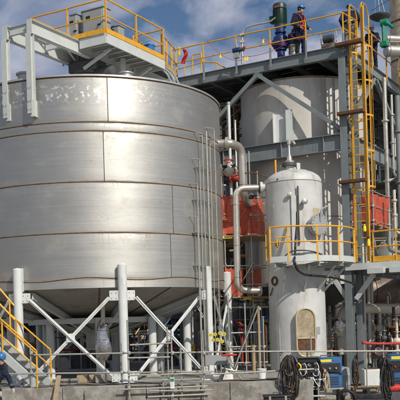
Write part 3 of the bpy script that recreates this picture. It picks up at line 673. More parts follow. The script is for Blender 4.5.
# ================================================================ FAR SILO
SX, SY, SR = 4.45, 34.8, 2.5
silo = thing('far_silo', 'dull stainless cylindrical silo standing inside the steel frame below the high deck', 'silo', (SX, SY, 0.2))
def SP(th, r, h): return V((SX + r * math.sin(R(th)), SY - r * math.cos(R(th)), EYE + h))
for k, (h0, h1, off) in enumerate(((1.4, 4.0, 40), (4.0, 6.6, -20), (6.6, 9.3, 22))):
    for j in range(3):
        a0 = off + 120 * j; mb = MB()
        mb.grid(lambda u, v: SP(a0 + .1 + 119.8 * u, SR + noise.noise(V((u * 4, v * 2, k * 3 + j))) * .008, h0 + .006 + (h1 - h0 - .012) * v), 30, 4)
        obj('shell_plate', mb, 'silo', silo, solid=.012)
        obj('vertical_weld', MB().tube(SP(a0, SR, h0), SP(a0, SR, h1), .013, 6), 'weld', silo)
    obj('ring_weld', MB().ring((SX, SY, EYE + h0), SR + .003, .013, n=96, m=6), 'weld', silo)
obj('top_cone', MB().lathe((SX, SY, EYE), [(SR + .03, 9.28), (SR + .05, 9.34), (SR - .05, 9.37), (1.6, 9.48), (.5, 9.56), (.01, 9.57)], 72), 'oil', silo)
obj('bottom_cone', MB().lathe((SX, SY, EYE), [(.3, .5), (1.2, .7), (SR - .02, 1.41)], 60), 'dgrey', silo)
obj('support_post', MB().prof(SP(-27, SR + .13, H2 + .004), SP(-27, SR + .13, 7.98), [(-.22, -.12), (.22, -.12), (.22, -.1), (-.2, -.1), (-.2, .12), (-.22, .12)], up=V((-.45, -.9, 0))), 'white', silo)
obj('support_post', MB().ibeam(SP(-18, SR + .13, H2 + .004), SP(-18, SR + .13, 8.05), .26, .24, .02, .02, up=V((-.3, -.95, 0))), 'bridge', silo)
obj('stiffener', MB().ibeam(SP(15, SR + .13, H2 - .2), SP(15, SR + .13, 9.2), .22, .26, .02, .02, up=V((.1, -1, 0))), 'silo', silo)
for i in range(5):
    a = 30 + i * 9; obj('support_leg', MB().tube(SP(a, SR + .12, -1.7), SP(a, SR + .12, 5.9), .07, 10), 'silo', silo)
t = thing('silo_ladder', 'slim grey caged ladder on the right flank of the far silo', 'ladder', SP(33, SR + .3, 6.9))
for s in (30, 37.5):
    obj('rail', MB().tube(SP(s, SR + .18, 6.0), SP(s, SR + .18, 8.7), .02, 6), 'galv', t)
for i in range(9): obj('rung', MB().tube(SP(30, SR + .18, 6.15 + i * .3), SP(37.5, SR + .18, 6.15 + i * .3), .012, 6), 'galv', t)
for h in (6.8, 7.6): obj('hoop', MB().ring(SP(33.7, SR + .45, h), .36, .014, n=20, m=6), 'galv', t)

# ================================================================ SMALL GREY VESSEL
VX, VY, VR = 3.39, 29.5, 0.97
vs = thing('grey_vessel', 'upright grey primer painted vessel with an oval doorway near its foot', 'vessel', (VX, VY, 0.2))
def VP(th, r, h): return V((VX + r * math.sin(R(th)), VY - r * math.cos(R(th)), EYE + h))
for k, (h0, h1) in enumerate(((-2.3, -.2), (-.2, 1.75), (1.75, 3.4), (3.4, 4.78))):
    obj('shell_plate', MB().lathe((VX, VY, EYE), [(VR, h0 + .004), (VR, h1 - .004)], 72), 'vessel', vs, solid=.01)
    if k: obj('ring_weld', MB().ring((VX, VY, EYE + h0), VR - .001, .007, n=72, m=6), 'vessel', vs)
obj('dome', MB().lathe((VX, VY, EYE), [(VR, 4.78), (VR - .015, 4.9), (VR - .09, 5.02), (VR - .25, 5.13), (.5, 5.22), (.2, 5.26), (.01, 5.27)], 72), 'vessel', vs)
obj('ring_weld', MB().ring((VX, VY, EYE + 4.78), VR, .011, n=72, m=6), 'weld', vs)
tc_ = V((VX - .12, VY, EYE + 5.2))
obj('top_nozzle', MB().tube(tc_, tc_ + UP * .3, .14, 16), 'vessel', vs); bolt_flange(vs, tc_ + UP * .26, UP, .26, .09, 'dgrey'); bolt_flange(vs, tc_ + UP * .36, UP, .17, .06, 'pipe')
obj('vent_pipe', MB().lathe(tc_, [(.10, .3), (.10, .52), (.045, .62), (.045, .95), (.07, .97), (.07, 1.12), (.01, 1.14)], 14), 'pipe', vs)
obj('vent_elbow', MB().pipe([tc_ + UP * 1.02, tc_ + V((.14, -.05, 1.08)), tc_ + V((.2, -.07, .95))], .045, 10, .06), 'pipe', vs)
for a in (20, 170, -100):
    c = VP(a, .42, 5.33); obj('lifting_lug', MB().box(c, (.14, .03, .24), Matrix.Rotation(R(a), 3, 'Z')), 'vessel', vs, bevel=.03)
obj('inlet_nozzle', MB().tube(VP(-86, VR - .1, 4.69), VP(-86, VR + .22, 4.69), .125, 16), 'vessel', vs); bolt_flange(vs, VP(-86, VR + .16, 4.69), (-1, 0, 0), .2, .08, 'cream')
obj('marker_post', MB().tube(V((VX - .62, VY - .15, EYE + 4.98)), V((VX - .62, VY - .15, EYE + 5.62)), .035, 8), 'yellow', vs)
for (th, h, r, l, m_) in ((11, 4.02, .065, .22, 'pipe'), (-14, 4.28, .05, .14, 'cream'), (-40, 4.85, .03, .03, 'dgrey'), (22, 4.5, .03, .02, 'dgrey')):
    p = VP(th, VR - .02, h); d = (VP(th, 2, h) - VP(th, 1, h)).normalized()
    nz = obj('nozzle', MB().tube(p, p + d * l, r, 12), m_, vs)
    if l > .1: obj('nozzle_cap', MB().lathe(p + d * l, [(r * 1.6, -.02), (r * 1.6, .02), (r * .8, .05), (.01, .05)], 12, axis=d), m_, nz)
obj('guide_tube', MB().tube(VP(1, VR + .09, 2.6), VP(1, VR + .09, 4.55), .028, 8), 'dgrey', vs)
obj('guide_bar', MB().bar(VP(-5, VR + .03, 2.3), VP(-5, VR + .03, 4.25), .25, .03, up=V((0, -1, 0))), 'vessel', vs)
# name plate patch
pm = MB().grid(lambda u, v: VP(33 + 20 * u, VR + .004, 3.42 + .42 * v), 8, 2)
obj('name_plate', pm, 'tan', vs, solid=.006)
for (a_, h_) in ((-62, 3.9), (52, 2.9), (-50, 2.6)):
    obj('weld_patch', MB().grid(lambda u, v: VP(a_ + 9 * u, VR + .006, h_ + .16 * v), 5, 2), 'rust' if a_ == -50 else 'silo', vs, solid=.006)
obj('plate_joint', MB().tube(VP(-33, VR + .001, -2.2), VP(-33, VR + .001, -.25), .006, 6), 'vessel', vs); obj('plate_joint', MB().tube(VP(25, VR + .001, .5), VP(25, VR + .001, 1.7), .006, 6), 'vessel', vs)
# rusty ring and stub at left
c = VP(-55, VR + .02, 1.42); d = (VP(-55, 2, 0) - VP(-55, 1, 0)).normalized()
obj('rusty_ring', MB().ring(c, .13, .035, axis=d, n=20, m=8), 'rust', vs)
obj('hook', MB().pipe([VP(-72, VR + .03, .95), VP(-65, VR + .05, 1.0), VP(-60, VR + .04, 1.2)], .02, 6, .1), 'rust', vs)
for h in (2.2, 1.85): obj('stub', MB().ball(VP(-78, VR + .02, h), .05, 8), 'cream', vs)
# manway with bolts on the right flank at platform level
th = 34; c = VP(th, VR - .02, 3.25); d = (VP(th, 2, 0) - VP(th, 1, 0)).normalized()
mw = obj('manway', MB().tube(c, c + d * .28, .27, 28), 'vessel', vs)
obj('manway_flange', MB().tube(c + d * .2, c + d * .27, .37, 28), 'cream', mw); obj('manway_cover', MB().lathe(c + d * .285, [(.37, 0), (.37, .05), (.2, .07), (.01, .075)], 28, axis=d), 'cab', mw)
x_, y_, _ = frame(d)
for i in range(16):
    g = 2 * math.pi * i / 16; q = c + d * .19 + (x_ * math.cos(g) + y_ * math.sin(g)) * .325
    obj('bolt', MB().tube(q, q + d * .18, .018, 6), 'galv', mw)
obj('davit_arm', MB().pipe([c + d * .1 - x_ * .5 - UP * .3, c + d * .1 - x_ * .5 + UP * .55, c + d * .45 - x_ * .3 + UP * .62, c + d * .42 + UP * .5, c + d * .36 + UP * .1], .03, 8, .12), 'cab', mw)
# oval doorway: stadium shape
def stadium(w, h, n=14):
    r = w / 2; s = h / 2 - r
    return [(r * math.cos(math.pi * i / n), s + r * math.sin(math.pi * i / n)) for i in range(n + 1)] + [(-r * math.cos(math.pi * i / n), -s - r * math.sin(math.pi * i / n)) for i in range(n + 1)]
th = 7.5; dn = (VP(th, 2, 0) - VP(th, 1, 0)).normalized(); dc = VP(th, VR - .0, -.36); dx_ = UP.cross(dn).normalized()
dw, dh = .64, 1.62
pts = stadium(dw, dh); mb = MB()
N = len(pts); outer = [dc + dx_ * x + UP * y + dn * .13 for x, y in pts]; inner = [dc + dx_ * x + UP * y - dn * .12 for x, y in pts]
mb.add(outer + inner, [(i, (i + 1) % N, N + (i + 1) % N, N + i) for i in range(N)])
dr = obj('doorway', mb, 'vessel', vs, solid=.03)
obj('door_frame', MB().pipe([dc + dx_ * x + UP * y + dn * .13 for x, y in pts], .032, 8, closed=True), 'tan', dr)
mb = MB(); ring0 = [dc + dx_ * x * .97 + UP * y * .985 + dn * .115 for x, y in pts]
mb.add(ring0, [tuple(range(N))]); obj('upper_panel', mb, 'brown', dr, solid=.01)
obj('middle_bar', MB().bar(dc - dx_ * .3 + dn * .14 - UP * .18, dc + dx_ * .3 + dn * .14 - UP * .18, .05, .05), 'tan', dr)
obj('lower_panel', MB().box(dc + dn * .13 - UP * .4, (.56, .012, .38), Matrix.Rotation(R(th), 3, 'Z')), 'rust', dr)
obj('hinge', MB().box(dc + dx_ * .42 + dn * .06 + UP * .05, (.16, .05, .26), Matrix.Rotation(R(th), 3, 'Z')), 'cab', dr)
# black hose over the platform
t = thing('black_hose', 'black hose hanging down the grey vessel and looping under the round platform', 'hose', pt(297, 222, 28))
obj('hose', MB().pipe([pt(297, 212, 28.1), pt(297.2, 222, 28), pt(295.5, 240, 27.9), pt(295, 255, 27.6), pt(294, 262, 27.3), pt(297, 270, 27.5), pt(304, 275, 27.9), pt(318, 276, 28.2), pt(334, 277.5, 28.6), pt(352, 283, 29.5)], .038, 8, .5), 'black', t)
t = thing('grey_hose', 'thin grey hose arching over the round platform in front of the vessel', 'hose', pt(290, 252, 27.6))
obj('hose', MB().pipe([pt(284, 257, 27.8), pt(290, 251.5, 27.7), pt(300, 250, 27.6), pt(312, 251, 27.6), pt(320, 254, 27.8), pt(326, 258, 28)], .022, 8, .4), 'dgrey', t)

# ================================================================ ROUND PLATFORM
RP, HP = 2.02, 2.05
rp = thing('round_platform', 'half round grey platform with yellow handrail wrapped around the grey vessel', 'platform', (VX, VY, EYE + HP))
aL = -math.degrees(math.asin(1.02 / RP)); aR = 74
def QP(th, r, h): return V((VX + r * math.sin(R(th)), VY - r * math.cos(R(th)), EYE + h))
n = 24
ths = [aL + (aR - aL) * i / n for i in range(n + 1)]
def sector(r0, r1, h, th_): 
    mb = MB(); k = len(th_)
    vs_ = [QP(a, r1, h) for a in th_] + [QP(a, r0, h) for a in th_] + [QP(a, r1, h - .03) for a in th_] + [QP(a, r0, h - .03) for a in th_]
    f = []
    for i in range(k - 1):
        f += [(i, i + 1, k + i + 1, k + i), (2 * k + i, 3 * k + i, 3 * k + i + 1, 2 * k + i + 1), (i, 2 * k + i, 2 * k + i + 1, i + 1), (k + i, k + i + 1, 3 * k + i + 1, 3 * k + i)]
    f += [(0, k, 3 * k, 2 * k), (k - 1, 3 * k - 1, 4 * k - 1, 2 * k - 1)]
    return mb.add(vs_, f)
for i in range(4):
    obj('deck_plate', sector(1.1, RP - .02, HP, ths[i * 6:(i + 1) * 6 + 1]), 'grate', rp)
obj('deck_plate', MB().box((VX - .02 - .0, VY + .1, EYE + HP - .04), (.01, .01, .01)), 'grate', rp) if False else None
mb = MB(); k = len(ths)
mb.add([QP(a, RP, HP - .09) for a in ths] + [QP(a, RP, HP + .10) for a in ths], [(i, i + 1, k + i + 1, k + i) for i in range(k - 1)])
obj('kick_plate', mb, 'bridge', rp, solid=.02)
LFp = QP(aL, RP, HP); LB = V((LFp.x, VY - .2, EYE + HP)); RBk = QP(aR, RP, HP)
obj('kick_plate', MB().bar(LFp + UP * .005 + V((0, .02, 0)), LB + UP * .005, .02, .19), 'bridge', rp)
for a in (aL + 4, -8, 16, 44, 68):
    obj('radial_beam', MB().ibeam(QP(a, RP - .02, HP - .16), QP(a, VR, HP - .16), .10, .14, .01, .01), 'bridge', rp)
for a in (-20, 8, 40, 66):
    obj('knee_brace', MB().bar(QP(a, RP - .25, HP - .2), QP(a, VR + .01, HP - 1.0), .06, .06), 'bridge', rp)
base = [LB + UP * .1] + [QP(a, RP, HP + .1) for a in ths] + [RBk + V((.05, .5, .1))]
obj('top_rail', MB().pipe([p + UP * .96 for p in base[0:1]] + [p + UP * .96 for p in base[1:]], .028, 8), 'yellow', rp)
obj('mid_rail', MB().pipe([p + UP * .46 for p in base], .025, 8), 'yellow', rp)
for p in [LB + UP * .1, QP(aL, RP, HP + .1), QP(-13, RP, HP + .1), QP(14, RP, HP + .1), QP(38, RP, HP + .1), QP(aR, RP, HP + .1)]:
    obj('post', MB().bar(p - UP * .2, p + UP * .96, .055, .03, V((0, 1, 0))), 'yellow', rp)
obj('inner_rail', MB().pipe([QP(-30, 1.5, HP + .35), QP(-30, 1.5, HP + .75), QP(-12, 1.45, HP + .8)], .024, 8, .05), 'yellow', rp)
obj('hanging_rod', MB().tube(VP(-18, VR + .75, 2.0), VP(-22, VR + .7, 1.0), .014, 6), 'galv', rp)

# ================================================================ LEVEL ONE SIDE PLATFORM
sp = thing('side_platform', 'pale grey level platform with bright yellow handrail right of the ladder foot', 'platform', G(-1.3, 2.5, H1))
for j in range(4):
    obj('deck_plate', MB().box(G(-1.25, .75 + 1.9 * j, H1 + .02), (2.5, 1.86, .03), GR), 'grate', sp)
obj('edge_channel', MB().bar(G(.15, -.22, H1 - .09), G(-2.6, -.22, H1 - .09), .05, .24), 'bridge', sp, bevel=.004)
obj('edge_channel', MB().bar(G(-2.62, -.2, H1 - .09), G(-2.62, 7.9, H1 - .09), .05, .24), 'bridge', sp, bevel=.004)
for b in (-.35, .55): 
    pass
for (a0, a1, b) in ((-.75, -1.35, -.36), (-1.55, -2.3, -.36)):
    obj('beam_end', MB().box(G((a0 + a1) / 2, b, H1 - .28), (abs(a1 - a0), .24, .2), GR), 'bridge', sp, bevel=.006)
for b in (1.2, 2.6, 4.0, 5.4):
    obj('joist', MB().ibeam(G(.1, b, H1 - .1), G(-2.55, b, H1 - .1), .1, .18, .012, .01), 'bridge', sp)
handrail(sp, [G(-.9, -.15, H1 + .05), G(-2.55, -.15, H1 + .05), G(-2.55, 6, H1 + .05)], h=1.08, spacing=1.0, square=True, r=.03, kick=.14)
obj('foot_rail', MB().bar(G(-.9, -.14, H1 + .22), G(-2.5, -.14, H1 + .22), .03, .05), 'yellow', sp)

# ================================================================ CAGED LADDER
ld = thing('caged_ladder', 'tall yellow caged ladder on rusty brackets climbing beside the grey corner column', 'ladder', G(-.45, -.05, H1))
a0, a1 = -.24, -.68; bL = -.08
for a in (a0, a1):
    obj('stile', MB().bar(G(a, bL, H1 + .1), G(a, bL, 11.35), .075, .03, E2), 'yellow', ld)
h = H1 + .35
while h < 10.3:
    obj('rung', MB().tube(G(a0, bL, h), G(a1, bL, h), .017, 8), 'yellow', ld); h += .30
ctr = (a0 + a1) / 2
def hoop_pt(g, h, r=.42): 
    return G(ctr - math.sin(R(g)) * r, bL + .30 - math.cos(R(g)) * r * 1.05 + .07, h)
for h in (8.65, 7.40, 6.12, 4.82, 9.9):
    pts = [G(a0, bL, h)] + [hoop_pt(g, h) for g in range(-140, -35, 12)][::-1][0:0] + [hoop_pt(-g, h) for g in range(40, 321, 14)] + [G(a1, bL, h)]
    mb = MB(); 
    for i in range(len(pts) - 1): mb.bar(pts[i], pts[i + 1], .012, .06)
    obj('cage_hoop', mb, 'yellow', ld)
for g in (66, 104, 142, 180, 218, 256, 294):
    p, q = hoop_pt(-g, 4.8), hoop_pt(-g, 9.93); obj('cage_strap', MB().bar(p, q, .045, .012, (p - G(ctr, bL + .3, 4.8))), 'yellow', ld)
for h in (10.0, 7.5, 5.02):
    obj('wall_bracket', MB().box(G(-.25, -.26, h), (1.0, .26, .11), GR), 'rust', ld, bevel=.01)
# walk-through hand loops at the top
for a in (a0, a1):
    obj('hand_loop', MB().pipe([G(a, bL, 11.3), G(a, bL + .05, 11.45), G(a, bL + .55, 11.5), G(a, bL + .8, 11.2), G(a, bL + .8, H3 + .05)], .026, 8, .12), 'yellow', ld)
obj('main_pole', MB().tube(G(a1 - .09, bL - .05, H1 + .05), G(a1 - .09, bL - .05, 11.3), .03, 10), 'yellow', ld)
for k, (x, y, lb) in enumerate(((364.5, 228.5, 'upper'), (368.5, 243, 'lower'))):
    c = pt(x, y, 30.5); t = thing('yellow_valve_bottle', lb + ' yellow bottle shaped fitting at the foot of the caged ladder', 'fitting', c, 'yellow fittings at the ladder foot')
    obj('body', MB().lathe(c, [(.04, -.12), (.06, -.10), (.065, .02), (.05, .07), (.03, .12), (.03, .16), (.01, .17)], 14), 'tag', t)
    obj('cap', MB().tube(c + UP * .17, c + UP * .22, .05, 10), 'black', t)
t = thing('red_rope', 'red rope looped around the lower rungs of the caged ladder', 'rope', pt(366, 236, 30.6))
obj('rope', MB().pipe([pt(374, 228, 30.7), pt(371, 232, 30.6), pt(365, 234, 30.6), pt(370, 238, 30.6), pt(374, 241, 30.6), pt(366, 246, 30.6), pt(372, 250, 30.6), pt(376, 247, 30.6)], .022, 6, .2), 'red', t)
# ================================================================ ORANGE NETTED BASKETS AND SCAFFOLD TOWER
def net(name, parent, p, q, h, amp=.05, seed=0, sag=.0, nu=32, nv=12, label=None):
    p = V(p); q = V(q); d = (q - p); nrm = d.cross(UP).normalized(); L_ = d.length; mb = MB()
    def f(u, v):
        w = math.sin(u * L_ * 9 + seed) * .4 + noise.noise(V((u * L_ * 3, v * h * 1.5, seed))) * 1.6 + noise.noise(V((u * L_ * 8, v * h * 6, seed))) * .6
        return p + d * u + UP * (h * v - sag * (abs(math.sin(math.pi * u * 3)) + .6 * math.sin(math.pi * u)) * v) + nrm * amp * w
    mb.grid(f, nu, nv); o = obj(name, mb, 'net', parent, smooth=60)
    uv = o.data.uv_layers.new(name='UVMap'); n1 = nu + 1
    for lp in o.data.loops:
        i = lp.vertex_index; uv.data[lp.index].uv = ((i % n1) / nu * L_, (i // n1) / nv * h)
    if label: o['label'] = label
    return o
def coupler(parent, c): return obj('coupler', MB().box(c, (.09, .11, .10)), 'galv', parent, bevel=.02)
bk = thing('orange_netted_basket', 'hanging scaffold basket wrapped in orange net behind the caged ladder', 'scaffold', V((6.66, 31.8, EYE + 3.6)))
c0 = V((6.62, 31.9, EYE + 3.62)); cl = c0 - E1 * .85 ; cr_ = c0 + E2 * 1.9
for i in range(4):
    obj('floor_board', MB().box((c0 - E1 * (.1 + .22 * i)) + E2 * .95 - UP * .02, (.21, 1.95, .04), GR), 'wood', bk)
net('debris_net', bk, cl, c0, 1.2, .04, 1, .05); net('debris_net', bk, c0, cr_, 1.2, .05, 4, .06); net('debris_net', bk, cr_, cr_ - E1 * .85, 1.2, .05, 6); net('debris_net', bk, cl, cl + E2 * 1.9, 1.2, .05, 8)
for p in (cl, c0, cr_, cr_ - E1 * .85):
    obj('standard', MB().tube(p - UP * .35, p + UP * 2.6, .024, 8), 'galv', bk)
    coupler(bk, p + UP * .1); coupler(bk, p + UP * .65)
for hgt in (.1, .65, 1.2):
    for (p, q) in ((cl, c0), (c0, cr_), (cr_, cr_ - E1 * .85), (cl, cl + E2 * 1.9)):
        d = (q - p).normalized() * .12; obj('ledger', MB().tube(p - d + UP * hgt, q + d + UP * hgt, .024, 8), 'galv', bk)
obj('soffit', MB().box((c0 + cl) / 2 + E2 * .95 - UP * .1, (.9, .1, .08), GR), 'wood', bk)

tw = thing('scaffold_tower', 'narrow galvanised scaffold tower with orange nets between the big tank and grey vessel', 'scaffold', V((1.1, 30.5, .81)))
xa, xb, ya, yb = .98, 1.94, 30.6, 32.4
for (x, y, z1) in ((xa, ya, 8.0), (xb, ya, 8.7), (xa, yb, 8.6), (xb, yb, 8.9), (2.35, yb, 8.3)):
    obj('standard', MB().tube((x, y, .82), (x, y, z1), .0245, 8), 'galv', tw)
    for z in (1.6, 3.1, 4.35, 5.65, 6.4, 7.0): coupler(tw, V((x, y, z)))
for z in (1.6, 3.1, 3.9, 4.6, 5.65, 6.4, 7.05):
    for (p, q) in (((xa - .15, ya + .03, z), (2.5, ya + .03, z + random.uniform(-.03, .03))), ((xa - .2, yb + .03, z), (2.6, yb + .03, z)), ((xa + .03, ya - .1, z + .05), (xa + .03, yb + .1, z + .05)), ((xb + .03, ya - .1, z + .05), (xb + .03, yb + .1, z + .05))):
        obj('ledger', MB().tube(p, q, .0245, 8), 'galv', tw)
for (p, q) in (((xa, ya - .03, 3.1), (xb, ya - .03, 4.6)), ((xb + .1, ya - .05, 3.2), (xa + .25, ya - .05, 1.0)), ((xa, yb, 4.4), (xb, yb, 5.9))):
    obj('brace', MB().tube(p, q, .0245, 8), 'galv', tw)
for z in (5.62, 3.42):
    for i in range(5): obj('board', MB().box((xa + .12 + i * .235, (ya + yb) / 2, z + .035), (.225, yb - ya + .3, .038)), 'wood', tw)
    for i in range(3): obj('board', MB().box((2.15 + i * .235, (ya + yb) / 2 + .3, z + .03), (.225, yb - ya, .038)), 'wood', tw)
net('debris_net', tw, (xa - .05, ya - .06, 5.75), (xb, ya - .06, 5.75), 1.45, .04, 2, .08, label='bright orange net across the front of the upper lift')
net('debris_net', tw, (xb, ya - .06, 5.75), (2.5, yb - .9, 5.75), 1.3, .05, 5, .1)
net('debris_net', tw, (xa, yb, 5.75), (2.5, yb, 5.75), 1.5, .05, 7)
net('debris_net', tw, (xa - .02, ya - .06, 3.5), (xa + .62, ya - .06, 3.5), 1.08, .05, 9, .08, nu=12, label='torn orange net hanging at the lower lift')
net('debris_net', tw, (xa + .9, ya + .6, 3.5), (2.3, ya + .6, 3.5), 1.08, .05, 12, .08, nu=12)
obj('toe_board', MB().box(((xa + .1), ya - .09, 5.62), (.35, .03, .09)), 'tag', tw)
obj('toe_board', MB().box(((xa + .75), ya - .09, 3.40), (.28, .03, .07)), 'tag', tw)

# lower timber and tube props in front of the tower
pr = thing('lower_scaffold', 'low scaffold bay with diagonal tube and timber props beside the grey vessel foot', 'scaffold', V((1.6, 28.4, .81)))
for (x, z0, z1, m_, r) in ((229.5, 384, 300, 'galv', .0245), (246, 384, 303, 'galv', .0245), (253.5, 384, 345, 'wood', .06), (259.5, 384, 306, 'wood', .045), (264, 384, 318, 'galv', .0245)):
    a_ = pt(x, 350, 28.4); obj('standard', MB().tube((a_.x, 28.4, .82), (a_.x, 28.4, pt(x, z1, 28.4).z), r, 8), m_, pr)
obj('brace', MB().tube(pt(231, 377, 28.3), pt(257.5, 309, 28.3), .026, 8), 'galv', pr)
obj('brace', MB().tube(pt(228, 318, 28.6), pt(245, 372, 28.6), .022, 8), 'dgrey', pr)
for (x0, y0, x1, y1) in ((228, 347, 266, 346), (229, 363, 268, 362), (228, 379, 270, 378), (231, 333, 262, 332)):
    obj('ledger', MB().tube(pt(x0, y0, 28.5), pt(x1, y1, 28.5), .0245, 8), 'galv', pr)
for (x, y) in ((229.5, 347), (246, 363), (259.5, 309), (264, 347)): coupler(pr, pt(x, y, 28.4))

# ================================================================ PEOPLE
def person(name, loc, yaw, label, J, mats, extras=None, sc=1.0, vox=.013):
    """J: joint positions in a local frame facing -Y, metres"""
    t = thing(name, label, 'person', loc); rot = Matrix.Rotation(R(yaw), 3, 'Z'); loc = V(loc)
    caps = []
    def cp(a, ra, b, rb, m_): caps.append((V(a), ra, V(b), rb, m_))
    P = {k: V(v) for k, v in J.items()}
    pel, che, nek, hd = P['pelvis'], P['chest'], P['neck'], P['head']
    cp(pel - V((.075, 0, 0)), .145, pel + V((.075, 0, 0)), .145, 'trouser'); cp(pel + V((-.06, 0, .04)), .160, che + V((-.08, 0, -.12)), .150, 'coat'); cp(pel + V((.06, 0, .04)), .160, che + V((.08, 0, -.12)), .150, 'coat')
    cp(che + V((-.10, 0, -.05)), .125, che + V((.10, 0, -.05)), .125, 'coat'); cp(P['shl'], .078, nek - V((0, 0, .05)), .075, 'coat'); cp(P['shr'], .078, nek - V((0, 0, .05)), .075, 'coat')
    cp(nek - V((0, 0, .03)), .065, nek + (hd - nek) * .5, .056, 'skin')
    f = P.get('face', V((0, -1, 0))).normalized(); sd_ = f.cross(UP).normalized()
    cp(hd + UP * .035 - f * .02, .092, hd + UP * .02 + f * .012, .088, 'hairc'); cp(hd + f * .03 + UP * .0, .078, hd + f * .042 - UP * .075, .052, 'skin')
    cp(hd + f * .105 + UP * .01, .011, hd + f * .122 - UP * .022, .016, 'skin')       # nose
    cp(hd + f * .095 - UP * .057 - sd_ * .014, .009, hd + f * .095 - UP * .057 + sd_ * .014, .009, 'lip')
    for s in (-1, 1):
        cp(hd + sd_ * s * .088 + UP * .01, .016, hd + sd_ * s * .09 - UP * .022, .012, 'skin')
        cp(hd + f * .098 + sd_ * s * .031 + UP * .024, .010, hd + f * .099 + sd_ * s * .034 + UP * .024, .010, 'eye')
        cp(hd + f * .098 + sd_ * s * .02 + UP * .043, .008, hd + f * .092 + sd_ * s * .045 + UP * .043, .007, 'hairc')
    for s, k in ((1, 'l'), (-1, 'r')):
        sh, el, wr = P['sh' + k], P['el' + k], P['wr' + k]
        cp(sh, .085, el, .066, 'coat'); cp(el, .066, wr, .050, 'coat')
        hdv = P.get('hand' + k, (wr - el)).normalized(); side = P.get('hside' + k, V((s * 1.0, 0, 0)))
        side = (side - hdv * side.dot(hdv)).normalized(); pn_ = hdv.cross(side).normalized() * (1 if s > 0 else -1)
        cp(wr - hdv * .01, .030, wr + hdv * .03, .030, 'hand'); 
        for q in (-.026, -.008, .010, .027): cp(wr + hdv * .03 + side * q * .7, .019, wr + hdv * .085 + side * q, .015, 'hand')
        for q, ln in ((-.030, .062), (-.010, .075), (.011, .080), (.031, .070)):
            b0 = wr + hdv * .09 + side * q; b1 = b0 + hdv * ln * .5 - pn_ * .012; b2 = b1 + hdv * ln * .4 - pn_ * .028
            cp(b0, .0105, b1, .0100, 'hand'); cp(b1, .0100, b2, .0085, 'hand')
        tb = wr + hdv * .035 + side * .03; cp(tb, .015, tb + hdv * .035 + side * .028 - pn_ * .01, .0125, 'hand'); cp(tb + hdv * .035 + side * .028 - pn_ * .01, .0125, tb + hdv * .066 + side * .03 - pn_ * .022, .010, 'hand')
        hp, kn, an = P['hip' + k], P['kn' + k], P['an' + k]
        cp(hp, .110, kn, .084, 'trouser'); cp(kn, .084, an, .072, 'trouser'); cp(an + V((0, .03, -.02)), .05, an + V((0, .03, -.055)), .045, 'boot')
        toe = P.get('toe' + k, V((0, -1, 0))); cp(an + V((0, 0, -.05)) - toe * .04, .046, an + V((0, 0, -.062)) + toe * .15, .038, 'boot')
    mb = MB()
    for (a, ra, b, rb, m_) in caps:
        d = (b - a); ln = max(d.length, 1e-4); pr_ = []
        for i in range(6): g = math.pi / 2 * i / 6; pr_.append((max(1e-4, ra * math.sin(g)), -ra * math.cos(g)))
        for i in range(7): g = math.pi / 2 * (1 - i / 6); pr_.append((max(1e-4, rb * math.sin(g)), ln + rb * math.cos(g)))
        mb.lathe(a, pr_, 14, axis=d if d.length > 1e-4 else UP)
    me = bpy.data.meshes.new('tmp'); me.from_pydata(mb.v, [], mb.f); me.update()
    tmp = bpy.data.objects.new('tmp', me); COL.objects.link(tmp)
    rm = tmp.modifiers.new('r', 'REMESH'); rm.mode = 'VOXEL'; rm.voxel_size = vox
    sm = tmp.modifiers.new('s', 'SMOOTH'); sm.factor = .5; sm.iterations = 2
    dg = bpy.context.evaluated_depsgraph_get(); dg.update()
    nm = bpy.data.meshes.new_from_object(tmp.evaluated_get(dg)); bpy.data.objects.remove(tmp)
    keys = ['coat', 'trouser', 'skin', 'hand', 'boot', 'hairc', 'eye', 'lip']
    nm.materials.clear()
    for k in keys: nm.materials.append(M[mats.get(k, {'coat': 'navy', 'trouser': 'navy', 'skin': 'skin', 'hand': 'skin', 'boot': 'boot', 'hairc': 'hair', 'eye': 'hair', 'lip': 'lip'}[k])])
    seg = [(a, b - a, max((b - a).length_squared, 1e-9), ra, rb, keys.index(m_)) for a, ra, b, rb, m_ in caps]
    idx = []
    for p in nm.polygons:
        c = p.center; best = 9; bi = 0
        for a, ab, l2, ra, rb, mi in seg:
            k = (c - a).dot(ab) / l2; k = 0 if k < 0 else 1 if k > 1 else k
            d = (c - a - ab * k).length - (ra + (rb - ra) * k)
            if d < best: best = d; bi = mi
        idx.append(bi)
    nm.polygons.foreach_set('material_index', idx); nm.polygons.foreach_set('use_smooth', [True] * len(idx))
    # cloth folds
    for v in nm.vertices:
        w = noise.noise(V((v.co.x * 9, v.co.y * 9, v.co.z * 14))) * .014
        if v.co.z < hd.z - .16 and v.co.z > .14 and (v.co - P['wrl']).length > .22 and (v.co - P['wrr']).length > .22: v.co += v.normal * w
    nm.transform(rot.to_4x4()); nm.name = 'body'
    o = bpy.data.objects.new('body', nm); COL.objects.link(o); o.parent = t
    def TW(p): return loc + rot @ V(p)
    tilt = frame(hd - nek)
    up_ = (hd - nek).normalized()
    for s in (-1, 1):
        k = 'l' if s > 0 else 'r'; e_, w_2 = P['el' + k], P['wr' + k]; q = e_.lerp(w_2, .82); dd = (w_2 - e_).normalized()
        obj('cuff', MB().lathe(TW(q), [(.056, -.02), (.060, 0), (.054, .03)], 14, axis=rot @ dd), 'dgrey', t, solid=.006)
        obj('pocket', MB().box(TW(che + V((s * .10, -.155, -.06))), (.11, .02, .12), rot), mats.get('coat', 'navy'), t, bevel=.008)
    obj('collar', MB().lathe(TW(nek - UP * .02), [(.085, -.03), (.078, .02), (.085, .05)], 16), mats.get('coat', 'navy'), t, solid=.01)
